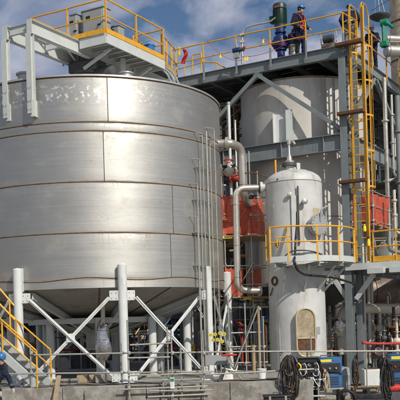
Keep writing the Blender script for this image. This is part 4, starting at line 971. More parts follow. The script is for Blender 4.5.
    if mats.get('helmet'):
        c = hd + up_ * .055; hl = MB().lathe(TW(c), [(.128, 0), (.125, .03), (.115, .07), (.09, .105), (.05, .125), (.001, .13)], 24, axis=rot @ up_)
        h_ = obj('helmet', hl, mats['helmet'], t); 
        obj('brim', MB().ball(TW(c + f * .10 + up_ * .005), .075, 14, (1, 1, .12)), mats['helmet'], h_)
        obj('ridge', MB().pipe([TW(c + f * .12 + up_ * .05), TW(c + f * .06 + up_ * .12), TW(c - f * .0 + up_ * .135), TW(c - f * .09 + up_ * .10)], .012, 6, .05), mats['helmet'], h_)
    if extras: extras(t, TW, P)
    t.scale = (sc, sc, sc)
    return t
def std(**kw):
    J = dict(pelvis=(0, 0, .95), chest=(0, .01, 1.36), neck=(0, .0, 1.50), head=(0, -.02, 1.665), shl=(.20, .01, 1.42), shr=(-.20, .01, 1.42), ell=(.27, .03, 1.14), elr=(-.27, .03, 1.14),
             wrl=(.25, -.12, .93), wrr=(-.25, -.12, .93), hipl=(.095, 0, .92), hipr=(-.095, 0, .92), knl=(.11, -.02, .50), knr=(-.11, -.02, .50), anl=(.12, .03, .105), anr=(-.12, .03, .105))
    J.update(kw); return J
def belt_bag(t, TW, P):
    c = TW(P['pelvis'] + V((0, .19, .02)))
    obj('belt', MB().lathe(TW(P['pelvis'] + V((0, 0, .09))), [(.225, -.025), (.23, 0), (.225, .025)], 20), 'tan', t, solid=.01)
    obj('tool_pouch', MB().box(c, (.16, .09, .22)), 'denim', t, bevel=.02)
def harness(t, TW, P):
    for s in (-1, 1):
        obj('harness_strap', MB().pipe([TW((s * .12, .13, 1.46)), TW((s * .13, 0, 1.52)), TW((s * .13, -.165, 1.40)), TW((s * .04, -.19, 1.20)), TW((s * -.06, -.19, 1.02))], .018, 6, .08), 'red', t)
    obj('harness_belt', MB().lathe(TW((0, 0, 1.02)), [(.225, -.02), (.23, 0), (.225, .02)], 20), 'red', t, solid=.008)
    obj('lanyard', MB().pipe([TW((.06, -.17, 1.05)), TW((.02, -.30, .85)), TW((-.1, -.36, .75)), TW((-.2, -.34, .98))], .012, 6, .1), 'red', t)
# worker on the high deck by the blue pumps
def near(a, b): return G(a, b, H3 + .045)
person('person', near(1.93, .42), 38, 'man in navy overalls, blue helmet and red harness standing by the blue pumps',
       std(face=(.35, -.9, -.25), head=(.03, -.05, 1.66), elr=(-.30, .06, 1.13), wrr=(-.16, -.17, .98), ell=(.30, -.02, 1.13), wrl=(.22, -.24, .97), handl=(0, -.8, -.5), knl=(.12, -.06, .50), anl=(.15, -.02, .105)),
       dict(helmet='hblue'), harness, sc=1.07)
person('person', near(.12, .95), 165, 'man seen from behind in navy jacket with tool pouch leaning on the deck rail',
       std(face=(-.2, -.9, -.5), chest=(0, -.09, 1.34), neck=(0, -.15, 1.47), head=(0, -.20, 1.62), shl=(.21, -.08, 1.41), shr=(-.21, -.08, 1.41), ell=(.33, -.02, 1.16), elr=(-.33, -.02, 1.16), wrl=(.28, -.22, 1.02), wrr=(-.28, -.2, 1.02), knl=(.13, -.05, .5)),
       dict(helmet='hblue', trouser='denim'), belt_bag, sc=1.04)
person('person', near(.2, 3.8), -20, 'man in dark jacket and white helmet behind the ladder top on the high deck',
       std(face=(.3, -.9, -.2), wrl=(.16, -.28, 1.05), ell=(.29, -.04, 1.14), wrr=(-.12, -.30, 1.10), elr=(-.29, -.04, 1.14), handl=(-.4, -.8, .1), handr=(.4, -.8, .1)), dict(helmet='hwhite'))
# worker at the lower left, bending and reaching down
person('person', (-5.62, 23.0, .0), 62, 'man in navy jacket and blue helmet bending down at the bottom left by the stairs',
       std(pelvis=(0, .08, .95), chest=(0, -.07, 1.33), neck=(0, -.15, 1.46), head=(0, -.22, 1.61), face=(.1, -.8, -.6), shl=(.20, -.11, 1.39), shr=(-.20, -.11, 1.39), ell=(.26, -.26, 1.12), elr=(-.26, -.22, 1.10),
           wrl=(.18, -.43, .90), wrr=(-.22, -.38, .86), hipl=(.095, .07, .92), hipr=(-.095, .07, .92), knl=(.12, -.06, .5), knr=(-.12, .02, .5), handl=(0, -.5, -.85), handr=(0, -.4, -.9)),
       dict(helmet='hblue', hand='glove'), sc=1.08)

# ================================================================ EQUIPMENT ON THE HIGH DECK
DZ = EYE + H3 + .045
def dk(a, b, dz=0): return G(a, b, H3 + .045 + dz)
c = dk(2.78, .55); 
m = thing('mixer_drive', 'dark green electric motor on top of a tall deep blue gearbox on the high deck', 'motor', c)
obj('base_frame', MB().lathe(c, [(.3, 0), (.3, .04), (.15, .06), (.15, .38), (.22, .42), (.22, .46)], 24), 'mblue', m)
obj('gearbox', MB().lathe(c, [(.2, .46), (.29, .52), (.31, .68), (.27, .92), (.19, 1.0), (.17, 1.06), (.22, 1.08), (.22, 1.13), (.18, 1.14), (.18, 1.28), (.23, 1.3), (.23, 1.36)], 28), 'mblue', m)
obj('side_gearbox', MB().ball(c + V((-.18, -.1, .66)), .2, 16, (1, 1, .9)), 'mblue', m)
obj('bearing_housing', MB().tube(c + UP * .7 - E2 * .2, c + UP * .7 - E2 * .38, .15, 18), 'mblue', m)
obj('motor_body', MB().lathe(c, [(.22, 1.36), (.22, 1.42), (.235, 1.45), (.235, 2.0), (.22, 2.04)], 32), 'mgreen', m)
for i in range(24):
    g = 2 * math.pi * i / 24; d = V((math.cos(g), math.sin(g), 0))
    obj('cooling_fin', MB().box(c + d * .25 + UP * 1.72, (.05, .012, .52), Matrix.Rotation(g, 3, 'Z')), 'mgreen', m)
obj('fan_cover', MB().lathe(c, [(.265, 2.0), (.27, 2.14), (.24, 2.2), (.1, 2.22), (.01, 2.22)], 28), 'mgreen', m)
obj('terminal_box', MB().box(c - E1 * .32 + UP * 1.66, (.18, .22, .26), GR), 'mgreen', m, bevel=.015)
obj('name_plate', MB().box(c - E2 * .272 + UP * 2.04 , (.18, .008, .07), GR), 'red', m)
c = dk(2.35, .75)
m = thing('small_pump', 'small blue pump over a silver cylinder beside the green topped drive', 'pump', c)
obj('cylinder', MB().lathe(c, [(.22, 0), (.22, .03), (.18, .04), (.18, .5), (.22, .52), (.22, .58)], 28), 'pipe', m)
obj('clamp_band', MB().ring(c + UP * .3, .183, .012, n=28, m=6), 'galv', m)
obj('pump_head', MB().lathe(c, [(.2, .58), (.24, .62), (.24, .72), (.17, .8), (.19, .84), (.19, 1.0), (.13, 1.06), (.05, 1.08), (.05, 1.2), (.01, 1.2)], 24), 'mblue', m)
obj('outlet', MB().tube(c + UP * .68, c + UP * .68 + E1 * .34, .07, 12), 'mblue', m)
obj('hazard_label', MB().grid(lambda u, v: c + V((math.sin(-.5 + 1.0 * u) * .184, -math.cos(-.5 + 1.0 * u) * .184, .40 + .09 * v)), 8, 1), 'tag', m, solid=.003)
# conduit running to the motor terminal box
t = thing('motor_conduit', 'galvanised conduit rising from the small deck valve and bending over to the green motor', 'conduit', dk(4.05, .5))
q0 = pt(242, 57, 33.0); obj('conduit', MB().pipe([V((q0.x, q0.y, DZ)), pt(242.3, 28.5, 33.0), pt(256, 24.5, 32.9), pt(270, 22, 32.8), pt(276, 17.5, 32.7)], .036, 10, .3), 'pipe', t)
for y in (35, 42, 50):
    p_ = pt(241.8, y, 33.0); obj('junction_box', MB().box(p_, (.20, .10, .11)), 'cab', t, bevel=.01)
c = pt(236.5, 50.5, 32.6)
t = thing('actuated_valve', 'small blue and grey actuated valve on the deck edge left of the pumps', 'valve', c)
obj('actuator', MB().tube(c - E1 * .14, c + E1 * .14, .10, 16), 'mblue', t); obj('body', MB().tube(c + E1 * .14 , c + E1 * .32 , .07, 14), 'dgrey', t)
obj('stem', MB().tube(c + UP * .1, c + UP * .24, .05, 10), 'cab', t); obj('foot', MB().box(c - UP * .2, (.22, .14, .2), GR), 'cab', t)
obj('red_knob', MB().ball(c + E1 * .34 + UP * .06, .055, 10), 'red', t)
# sag ropes with yellow tags
def rope(x0, y0, x1, y1, sag, Y0, Y1, lb, tags):
    a_, b_ = pt(x0, y0, Y0), pt(x1, y1, Y1); t = thing('barrier_rope', lb, 'rope', a_, 'red ropes along the high deck rail')
    f = lambda u: a_.lerp(b_, u) - UP * sag * 4 * u * (1 - u)
    obj('rope', MB().pipe([f(i / 20) for i in range(21)], .009, 6), 'red', t)
    for u in tags:
        p_ = f(u); obj('warning_tag', MB().box(p_ - UP * .08 - V((0, .01, 0)), (.07, .006, .15), Matrix.Rotation(.2, 3, 'Y')), 'tag', t)
    obj('knot', MB().ball(a_, .028, 8), 'red', t)
rope(208, 42, 243, 60, .25, 33.6, 32.8, 'sagging red rope with a yellow tag at the left end of the high deck rail', (.36,))
rope(243, 57, 288, 43, .12, 32.8, 32.0, 'red rope with a yellow tag between the small blue valve and the green motor', (.05, .1))
rope(262, 38, 288, 38, .25, 32.4, 31.9, 'red rope drooping just left of the blue gearbox', (.05,))
rope(311, 30, 288, 32, .3, 32.2, 32.0, 'red rope crossing in front of the man by the pumps', ())
t = thing('red_rag', 'red cloth strip tied to the yellow rail at the left end of the high deck', 'cloth', pt(183, 55, 33.3))
mb = MB().grid(lambda u, v: pt(182.5 + 4 * u + 1.5 * math.sin(v * 5), 50 + 14 * v, 33.3 + .08 * math.sin(u * 5 + v * 9)), 5, 10)
obj('cloth', mb, 'red', t, solid=.008)
obj('knot', MB().ball(pt(184, 50, 33.3), .06, 8), 'red', t)
t = thing('yellow_ribbon', 'pale yellow ribbon knotted on the corner post beside the red cloth strip', 'cloth', pt(179, 52, 33.3))
obj('cloth', MB().grid(lambda u, v: pt(178.5 + 1.8 * u, 47 + 9 * v, 33.25 + .05 * math.sin(u * 5 + v * 7)), 3, 6), 'tag', t, solid=.008)
# machine between the two men
c = dk(.95, .9)
t = thing('portable_compressor', 'small dusty black compressor on the deck between the two men', 'machine', c)
obj('tank', MB().lathe(c + UP * .28 - E1 * .3, [(.01, 0), (.16, .05), (.18, .1), (.18, .5), (.16, .55), (.01, .6)], 18, axis=E1), 'oil', t)
obj('motor', MB().tube(c + UP * .62 - E1 * .2, c + UP * .62 + E1 * .18, .15, 16), 'dgrey', t)
obj('handle', MB().pipe([c + UP * .4 - E1 * .3, c + UP * .9 - E1 * .32, c + UP * .9 + E1 * .3, c + UP * .4 + E1 * .3], .018, 6, .08), 'galv', t)
for s in (-1, 1): obj('wheel', MB().tube(c + UP * .1 + E1 * .22 * s - E2 * .2, c + UP * .1 + E1 * .22 * s - E2 * .14, .1, 16), 'black', t)
# green hoist and lamp dish, stack and ducts at the top right
c = pt(384.5, 47, 33.4)
t = thing('green_hoist', 'bright green hoist stand at the right end of the high deck', 'hoist', c)
obj('column', MB().bar(c, c + UP * .95, .16, .16), 'teal', t, bevel=.02)
obj('head', MB().tube(c + UP * .95 - E1 * .12, c + UP * .95 + E1 * .14, .14, 16), 'teal', t)
obj('arm', MB().pipe([c + UP * 1.0, c + UP * .85 + E1 * .2, c + UP * .68 + E1 * .38], .07, 10, .1), 'teal', t)
obj('base', MB().box(c + UP * .1, (.3, .3, .2), GR), 'teal', t, bevel=.02)
c = pt(380, 17, 34)
t = thing('hanging_dish', 'dark shallow dish cover hanging beside the pale stack at the top right', 'cover', c)
obj('dish', MB().lathe(c, [(.01, -.16), (.2, -.14), (.38, -.04), (.42, .03), (.3, .10), (.12, .18), (.05, .22), (.01, .22)], 28), 'dgrey', t)
for s in (-1, 0, 1): obj('cable', MB().tube(c + V((s * .2, 0, .14)), c + V((s * .04 - .1, 0, 1.3)), .012, 5), 'galv', t)
obj('suspension_bar', MB().tube(c + V((-.35, 0, .25)), c + V((.5, 0, .75)), .02, 6), 'dgrey', t)
st = thing('pale_stack', 'pale round stack with a brown rung ladder rising at the top right corner', 'stack', V((9.3, 39.5, 8)))
sc_ = V((10.05, 39.5, 0))
for k in range(6):
    obj('stack_section', MB().lathe(sc_, [(.80, 9 + k * 1.8), (.80, 10.79 + k * 1.8)], 40), 'stack', st)
    obj('band', MB().ring(sc_ + UP * (10.8 + k * 1.8), .81, .03, n=40, m=6), 'rust', st)
for dx in (-.45, -.08):
    obj('ladder_rail', MB().tube(sc_ + V((dx, -.9, 9)), sc_ + V((dx, -.9, 19)), .025, 6), 'tan', st)
for i in range(24): obj('rung', MB().tube(sc_ + V((-.45, -.9, 12 + i * .3)), sc_ + V((-.08, -.9, 12 + i * .3)), .016, 6), 'tan', st)
for k, (y, r, lb) in enumerate(((50, .22, 'thick silver duct beside the green hoist, lower of the two'), (38, .15, 'thinner silver duct passing behind the green hoist'))):
    a_ = pt(386, y + 1, 34.5); b_ = a_ + V((4, 1.2, .12)); t = thing('silver_duct', lb, 'duct', a_)
    obj('duct', MB().tube(a_, b_, r, 24), 'pipe', t)
    for s in (.1, .9, 1.7): d = (b_ - a_).normalized(); obj('band', MB().ring(a_ + d * s, r + .005, .018, axis=d, n=24, m=6), 'galv', t)
    obj('end_cap', MB().lathe(a_, [(.01, -.06), (r * .8, -.04), (r, 0)], 24, axis=(b_ - a_)), 'pipe', t)
    obj('support', MB().bar(V((a_.x + .6, a_.y + .2, DZ)), a_ + (b_ - a_).normalized() * .65, .08, .08), 'grey', t)
# vertical downpipes on the right side of the frame
for k, (x, y0, y1, Y, r, m_, lb) in enumerate(((384, 78, 250, 33.9, .09, 'pipe', 'shiny vertical pipe just right of the ladder cage'), (391, 95, 175, 35.5, .07, 'pipe', 'shorter shiny vertical pipe near the right edge of the frame'),
        (397, 96, 240, 34.6, .11, 'grey', 'thick grey vertical pipe at the far right of the frame'), (394, 190, 232, 32.5, .06, 'cream', 'cream pipe bending beside the orange basket'), (332, 196, 262, 33.2, .05, 'cream', 'cream vertical pipe behind the corner column, right one'),
        (326, 190, 262, 33.3, .07, 'galv', 'galvanised vertical pipe right of the vessel manway'), (339, 185, 262, 33.0, .06, 'grey', 'dark grey vertical pipe directly left of the corner column'))):
    a_ = pt(x, y0, Y); b_ = pt(x + (y1 - y0) * .03, y1, Y); t = thing('riser_pipe', lb, 'pipe', V((a_.x, a_.y, b_.z)))
    obj('pipe_run', MB().pipe([V((a_.x, a_.y, a_.z)), V((a_.x, a_.y, b_.z)), V((a_.x + .5, a_.y + .6, b_.z - .05))], r, 12, r * 3), m_, t)
    bolt_flange(t, V((a_.x, a_.y, a_.z * .4 + b_.z * .6)), UP, r * 1.7, .05, m_, 6)
    bolt_flange(t, V((a_.x, a_.y, a_.z * .75 + b_.z * .25)), UP, r * 1.7, .05, m_, 6)
# ================================================================ STAIRCASE
SLAB = .83
stt = thing('staircase', 'pale grey steel staircase with yellow handrails in front of the left tank leg', 'staircase', (-4.9, 24.6, SLAB))
sdn = V((.93, -.37, 0)).normalized(); swd = V((.37, .93, 0)).normalized(); SLP = .80; wS = .70
B0 = V((-4.72, 24.50, SLAB + .02))
def stp(t, w, dz=0): return B0 - sdn * t + swd * w + UP * (t * SLP + dz)
for w in (0, wS):
    obj('stringer', MB().bar(stp(.02, w, .02), stp(4.6, w, .02), .05, .25), 'bridge', stt, bevel=.004)
for i in range(15):
    t_ = .28 + i * .29; c = stp(t_, wS / 2, .04)
    obj('tread', MB().box(c, (.27, wS - .06, .035), Matrix.Rotation(math.atan2(sdn.y, sdn.x), 3, 'Z')), 'grate', stt)
for w in (-.03, wS + .03):
    for h, nm, r in ((1.05, 'top_rail', .026), (.55, 'mid_rail', .024)):
        obj(nm, MB().pipe([stp(.0, w, h - .0), stp(2.0, w, h), stp(4.5, w, h)], r, 8), 'yellow', stt)
    for t_ in (.0, 1.15, 2.3, 3.45): obj('post', MB().tube(stp(t_, w, -.02), stp(t_, w, 1.05), .026, 8), 'yellow', stt)
obj('foot_plate', MB().box(stp(.0, wS / 2, .0), (.3, wS + .1, .02), Matrix.Rotation(math.atan2(sdn.y, sdn.x), 3, 'Z')), 'grate', stt)

obj('upper_rail', MB().tube(pt(-22, 263, 25.1), pt(14, 305.5, 25.1), .027, 8), 'yellow', stt)
obj('upper_rail', MB().tube(pt(-22, 281, 25.1), pt(15, 320, 25.1), .025, 8), 'yellow', stt)
obj('post', MB().tube(pt(9.5, 300, 25.1), pt(10.5, 331, 25.1), .026, 8), 'yellow', stt)
# ================================================================ FOREGROUND GUARD RAIL AND SCAFFOLD
gr = thing('guard_rail', 'scaffold tube guard rail running along the edge of the concrete foundation', 'guard rail', (-1, 24.42, SLAB))
def hrail(x0, y0, x1, y1, Y, par, r=.0245, m_='galv', nm='ledger', Y1=None): return obj(nm, MB().tube(pt(x0, y0, Y), pt(x1, y1, Y1 or Y), r, 10), m_, par)
hrail(34, 355, 152, 352.5, 24.45, gr); hrail(148, 353, 262, 351.3, 24.50, gr); hrail(255, 351.5, 412, 351, 24.40, gr)
hrail(-6, 374, 128, 372.5, 24.45, gr); hrail(122, 372.7, 214, 371.4, 24.50, gr); hrail(206, 374.5, 314, 369, 24.45, gr)
for (x, y0, y1) in ((31.5, 345, 385.5), (122, 343, 386), (281, 327, 383)):
    a_ = pt(x, y1, 24.52); obj('standard', MB().tube((a_.x, 24.52, SLAB), (a_.x, 24.52, pt(x, y0, 24.52).z), .0245, 10), 'galv', gr)
    obj('base_plate', MB().box((a_.x, 24.52, SLAB + .005), (.15, .15, .01)), 'galv', gr)
    for y in (353, 372.5): coupler(gr, pt(x, y, 24.49))
sf = thing('front_scaffold', 'small galvanised scaffold frame standing on the ground against the foundation face', 'scaffold', (-.9, 24.1, 0))
for (x, y0) in ((129, 320), (163, 362), (168.5, 327), (172.5, 330), (181.5, 345), (204, 330)):
    a_ = pt(x, 380, 24.2); Yk = 24.2 if x != 168.5 else 24.32
    obj('standard', MB().tube((a_.x, Yk, 0.01), (a_.x, Yk, pt(x, y0, 24.2).z), .0245, 10), 'galv', sf)
for (x0, y0, x1, y1, r) in ((127, 358, 170, 357, .0245), (120, 389.5, 208, 386, .026), (129, 381, 200, 379, .02), (128, 375.5, 210, 373, .0245), (148, 397, 210, 394, .03), (130, 345, 172, 343, .0245), (150, 391, 212, 390, .0245)):
    hrail(x0, y0, x1, y1, 24.14, sf, r)
for (x, y) in ((129, 353), (172.5, 353), (129, 388), (172.5, 388), (204, 387), (172.5, 396), (129, 372), (204, 372), (204, 353), (168.5, 340)): coupler(sf, pt(x, y, 24.17))
for k in range(3): obj('board', MB().box(pt(168, 399, 24.0) + V((0, -.1 - .24 * k, -.1)), (2.4, .225, .038)), 'wood', sf)
c = pt(172.3, 383, 24.09)
t = thing('scaffold_tag', 'white inspection card with a green heading hanging on the front scaffold', 'tag', c)
obj('card', MB().box(c, (.12, .008, .31)), 'card', t, bevel=.003); obj('heading', MB().box(c + V((0, -.006, .085)), (.105, .004, .09)), 'teal', t)
obj('tie', MB().ring(c + UP * .17, .02, .004, axis=V((0, 1, 0)), n=12, m=5), 'black', t)
for k in range(4): obj('text_line', MB().box(c + V((-.01, -.0055, .01 - .035 * k)), (.075, .002, .008)), 'dgrey', t)
t = thing('leaning_plank', 'grey brown plank leaning on the foundation edge right of the stairs', 'plank', pt(55, 400, 24.0))
obj('plank', MB().bar(pt(54.5, 404, 23.95), pt(59, 375.5, 24.38), .13, .04), 'wood', t, bevel=.004)
# loose blocks and bundles on the foundation
for k, (x, y, Y, sz, m_, lb) in enumerate(((68, 381, 25.6, (.62, .4, .17), 'conc', 'flat pale concrete block left of the front tank leg'), (86, 378, 26.2, (.55, .45, .24), 'wood', 'pale timber block between the foil bundle and the stairs'),
        (103, 378, 26.0, (.5, .5, .26), 'conc', 'larger concrete block below the foil wrapped bundle'))):
    c = pt(x, y, Y); t = thing('block', lb, 'block', (c.x, Y, SLAB), 'loose blocks on the foundation')
    obj('block_body', MB().box((c.x, Y, SLAB + sz[2] / 2), sz, Matrix.Rotation(.1 * k, 3, 'Z')), m_, t, bevel=.02)
    obj('strap', MB().box((c.x + .08, Y, SLAB + sz[2] / 2), (.05, sz[1] + .02, sz[2] + .012), Matrix.Rotation(.1 * k, 3, 'Z')), 'dgrey', t)
def lump(name, c, sc, m_, lb, cat, group=None, seed=0, amp=.12, extra=True):
    c = V(c); t = thing(name, lb, cat, c, group); mb = MB().ball((0, 0, 0), 1, 26)
    for i, p in enumerate(mb.v):
        k = 1 + amp * noise.noise(p * 2.2 + V((seed, 0, 0))) * 2 + amp * .5 * noise.noise(p * 5 + V((seed, 3, 0)))
        mb.v[i] = V((p.x * sc[0] * k, p.y * sc[1] * k, max(p.z * sc[2] * k, -sc[2] * .8))) + c
    obj('wrap', mb, m_, t, smooth=70); return t
t = lump('foil_bundle', pt(103, 343, 27.0), (.24, .22, .66), 'foil', 'crumpled silver foil wrapped around a pipe under the tank', 'wrapping', seed=2, amp=.2)
obj('pipe_run', MB().tube(pt(103, 378, 27), pt(103, 300, 27), .07, 12), 'cream', t)
for dz in (-.3, .1, .4): obj('tie_wire', MB().ring(t.location + UP * dz, .23, .008, n=20, m=5), 'galv', t)
for k, (x, lb) in enumerate(((206.5, 'white wrapped bag at the foot of the third tank leg, left of two'), (226.5, 'white wrapped bag beside the third tank leg, right of two'))):
    t = lump('wrapped_bag', pt(x, 380, 25.9), (.24, .2, .24), 'white_bag', lb, 'bag', 'white wrapped bags', seed=5 + k, amp=.14)
    obj('tied_neck', MB().lathe(t.location + UP * .2, [(.04, -.02), (.03, .03), (.07, .09), (.01, .08)], 12), 'white_bag', t)
# red topped tripod pipe stand
t = thing('pipe_stand', 'folding tripod stand with a flat red top and dark legs on the foundation', 'stand', pt(225, 384, 25.0))
tp = pt(229, 355, 25.0)
obj('top_bar', MB().box(tp, (.46, .14, .06)), 'red', t, bevel=.02); obj('screw', MB().tube(tp, pt(228, 362, 25.0), .03, 10), 'galv', t)
for (x, y, Y) in ((219, 384, 24.8), (221.5, 384, 25.4), (242, 383, 25.2)): 
    q = pt(x, y, Y); obj('leg', MB().bar(pt(228, 360, 25.0), V((q.x, Y, SLAB)), .045, .045), 'dgrey' if x < 230 else 'galv', t)
obj('plate', MB().box(pt(216, 360, 25.3), (.62, .03, .3)), 'cab', t)
obj('hook_bar', MB().pipe([pt(222, 368, 24.95), pt(236, 371, 24.95), pt(238, 364, 24.95)], .02, 8, .05), 'card', t)

# ================================================================ LOWER RIGHT YARD EQUIPMENT
def welder(c, w, d, h, lb, yaw=0):
    c = V(c); t = thing('welding_machine', lb, 'welding machine', c); rm = Matrix.Rotation(R(yaw), 3, 'Z')
    def q(x, y, z): return c + rm @ V((x, y, z))
    cs = obj('case', MB().box(q(0, 0, .42 + h / 2), (w, d, h), rm), 'machine', t, bevel=.02)
    obj('top_cover', MB().box(q(0, 0, .42 + h + .012), (w + .02, d + .02, .03), rm), 'machine', t, bevel=.008)
    obj('control_panel', MB().box(q(0, -d / 2 - .008, .42 + h * .66), (w * .86, .018, h * .34), rm), 'black', t, bevel=.004)
    for i in range(3): obj('knob', MB().tube(q(-w * .28 + i * w * .26, -d / 2 - .01, .42 + h * .66), q(-w * .28 + i * w * .26, -d / 2 - .06, .42 + h * .66), .028, 14), 'cab' if i else 'red', t)
    obj('side_scuff', MB().box(q(w * .2, -d / 2 - .003, .42 + h * .44), (w * .3, .004, .012), rm), 'cab', t)
    for i in range(5): obj('louver', MB().box(q(0, -d / 2 - .012, .42 + h * .1 + i * .055), (w * .7, .02, .018), rm @ Matrix.Rotation(.5, 3, 'X')), 'dgrey', t)
    obj('warning_label', MB().box(q(-w * .18, -d / 2 - .004, .42 + h * .92), (w * .5, .008, h * .09), rm), 'tag', t)
    obj('lift_handle', MB().pipe([q(-w * .3, 0, .42 + h), q(-w * .28, 0, .5 + h), q(w * .28, 0, .5 + h), q(w * .3, 0, .42 + h)], .016, 8, .04), 'dgrey', t)
    obj('cart_frame', MB().bar(q(-w * .55, -d * .4, .38), q(w * .55, -d * .4, .38), .05, .05).bar(q(-w * .55, d * .4, .38), q(w * .55, d * .4, .38), .05, .05).bar(q(-w * .5, -d * .4, .382), q(-w * .5, d * .4, .382), .04, .04).bar(q(w * .5, -d * .4, .382), q(w * .5, d * .4, .382), .04, .04), 'galv', t)
    for s in (-1, 1):
        for e in (-1, 1):
            obj('wheel', MB().lathe(q(s * w * .5, e * d * .4, .17), [(.06, -.03), (.16, -.035), (.17, 0), (.16, .035), (.06, .03)], 18, axis=rm @ V((1, 0, 0))), 'black', t)
            obj('leg', MB().bar(q(s * w * .45, e * d * .4, .17), q(s * w * .45, e * d * .4, .38), .035, .035), 'galv', t)
    return t
wp = pt(328.5, 371, 25.2)
welder((wp.x, 25.4, .12), .74, .55, .86, 'blue welding machine with a yellow label standing right of the oval doorway', 6)
wp = pt(402, 368, 25.6)
welder((wp.x - .02, 25.8, .0), .68, .6, 1.0, 'blue welding machine cut off by the right edge of the photo', -4)
# black equipment box with pale cable loops on a tube stand
c = pt(308, 368, 25.0)
t = thing('cable_box', 'black distribution box with pale cable loops on a galvanised stand before the doorway', 'distribution box', (c.x, 25.0, 0))
obj('box', MB().box(c + UP * .02, (.58, .4, .56)), 'black', t, bevel=.02); obj('lid', MB().box(c + UP * .315 - V((0, .02, 0)), (.64, .46, .035)), 'dgrey', t, bevel=.008)
for k, (dx, dz) in enumerate(((-.18, .12), (.0, .10), (.17, .13), (-.1, -.1), (.12, -.12), (.2, -.05))):
    q = c + V((dx, -.23, dz)); obj('socket', MB().tube(q + V((0, .04, 0)), q - V((0, .04, 0)), .045, 14), 'cab' if k % 2 else 'dgrey', t)
    obj('cable_loop', MB().pipe([q - V((0, .04, 0)), q + V((.04, -.12, .05)), q + V((.10, -.12, -.08)), q + V((.08, -.1, -.25 - .05 * k)), q + V((-.04, -.12, -.35)), q + V((-.1, -.08, -.2))], .012, 6, .06), 'card' if k in (0, 2, 5) else 'black', t)
obj('stand_rail', MB().tube(pt(291, 380, 24.75), pt(325, 379.5, 24.75), .03, 10), 'galv', t)
obj('stand_rail', MB().tube(pt(284, 396, 24.75), pt(325, 396, 24.75), .03, 10), 'galv', t)
for x in (295, 318): a_ = pt(x, 380, 24.8); obj('leg', MB().tube((a_.x, 24.8, 0), (a_.x, 24.8, a_.z), .04 if x == 295 else .028, 12), 'galv', t)
for x in (291.5, 303.5, 324): obj('clamp', MB().box(pt(x, 380, 24.72), (.09, .09, .11)), 'galv', t, bevel=.02)
obj('mast', MB().tube(c + V((.0, .1, .3)), c + V((0, .1, .75)), .02, 8), 'dgrey', t); obj('mast', MB().tube(c + V((.12, .1, .3)), c + V((.12, .1, .95)), .022, 8), 'cab', t)
def bundle(c, w, h, n, m_, lb, seed, cat='cable bundle', r=.014, mats_=None):
    rd = random.Random(seed); c = V(c); t = thing('cable_bundle', lb, cat, c)
    for i in range(n):
        a = w * rd.uniform(.1, 1) ** .8; b = h * rd.choice((.45, .7, .9, 1)) * rd.uniform(.8, 1.08); y = rd.uniform(-.12, .12); sh = rd.uniform(-.4, .4) * w; tz = rd.uniform(-.07, .05); x0 = rd.uniform(-.3, .3) * w; sd = rd.uniform(0, 50)
        pts = []; K_ = 20
        for k in range(K_):
            g = 2 * math.pi * k / K_; q = (1 - math.cos(g)) / 2
            x = math.sin(g) * a * (.55 + .45 * q) + sh * q + x0; z = -b * q + tz
            wv = noise.noise_vector(V((k * .35 if k < K_ - 1 else 0, sd, i))) * .035 * min(1, w * 5)
            pts.append(c + V((x, y + .03 * math.sin(g * 2 + sd), z)) + wv)
        cut = i % 4 == 0
        obj('cable', MB().pipe(pts[:14] if cut else pts, r * rd.uniform(.7, 1.5), 6, closed=not cut), (mats_[i % len(mats_)] if mats_ else m_), t)
    obj('tie_band', MB().ball(c - UP * .04, .055, 10, (1.2, 1.5, .8)), 'dgrey', t)
    return t
bundle(pt(289, 357, 24.3), .25, 1.15, 80, 'black', 'thick hanging bundle of dark brown and black cables left of the black box', 3, mats_=['black', 'black', 'boot', 'rust', 'dgrey', 'black', 'oil', 'black', 'boot', 'dgrey', 'brown'])
bundle(pt(386, 360, 25.0), .19, 1.2, 60, 'black', 'hanging bundle of black cables left of the right hand blue welding machine', 5, mats_=['black', 'dgrey', 'black', 'boot'])
bundle(pt(354.5, 360, 26.5), .10, .8, 44, 'rust', 'reddish brown hose bundle hanging before the corner column foot', 9, mats_=['rust', 'boot', 'rust', 'dgrey'])
bundle(pt(325.5, 371, 24.95), .085, .62, 12, 'tan', 'pale yellow rope coil hanging on the left blue welding machine', 11, 'rope coil', .02, mats_=['tan', 'stack', 'tan'])
bundle(pt(318, 360, 24.9), .09, .8, 10, 'black', 'thin black cable coil hung between the black box and blue machine', 12, 'cable coil')
t = thing('coiled_hose', 'fat black hose coiled upright at the bottom edge right of the left welder', 'hose', pt(347, 398, 24.6))
for k in range(5): obj('coil', MB().ring(pt(347, 399, 24.6) + V((.02 * math.sin(k * 2), .05 * k, 0)), .24 + .02 * math.sin(k * 3), .035, axis=V((.2, 1, .1)), n=28, m=8), 'black', t)
c = pt(302, 395, 24.6)
t = thing('fire_extinguisher', 'small red fire extinguisher with a yellow base under the black box', 'fire extinguisher', c)
obj('cylinder', MB().lathe(c - UP * .05, [(.08, 0), (.085, .03), (.085, .33), (.05, .40), (.03, .42), (.03, .45)], 20), 'red', t)
obj('label_band', MB().lathe(c - UP * .05, [(.087, .04), (.087, .16)], 20), 'tag', t, solid=.004)
obj('valve_head', MB().box(c + UP * .43, (.07, .05, .06)), 'black', t); obj('lever', MB().bar(c + UP * .46, c + V((.11, 0, .49)), .02, .012), 'black', t); obj('hose', MB().pipe([c + UP * .42, c + V((-.1, 0, .40)), c + V((-.11, 0, .12))], .012, 6, .05), 'black', t)
obj('stand', MB().box(c - UP * .08 , (.26, .26, .04)), 'galv', t); obj('stand_leg', MB().tube(V((c.x, c.y, 0)), c - UP * .08, .04, 10), 'galv', t)
t = thing('yellow_reel', 'small yellow and red hose reel between the cable bundle and black box', 'reel', pt(297, 368, 24.5))
c = pt(297, 367, 24.5)
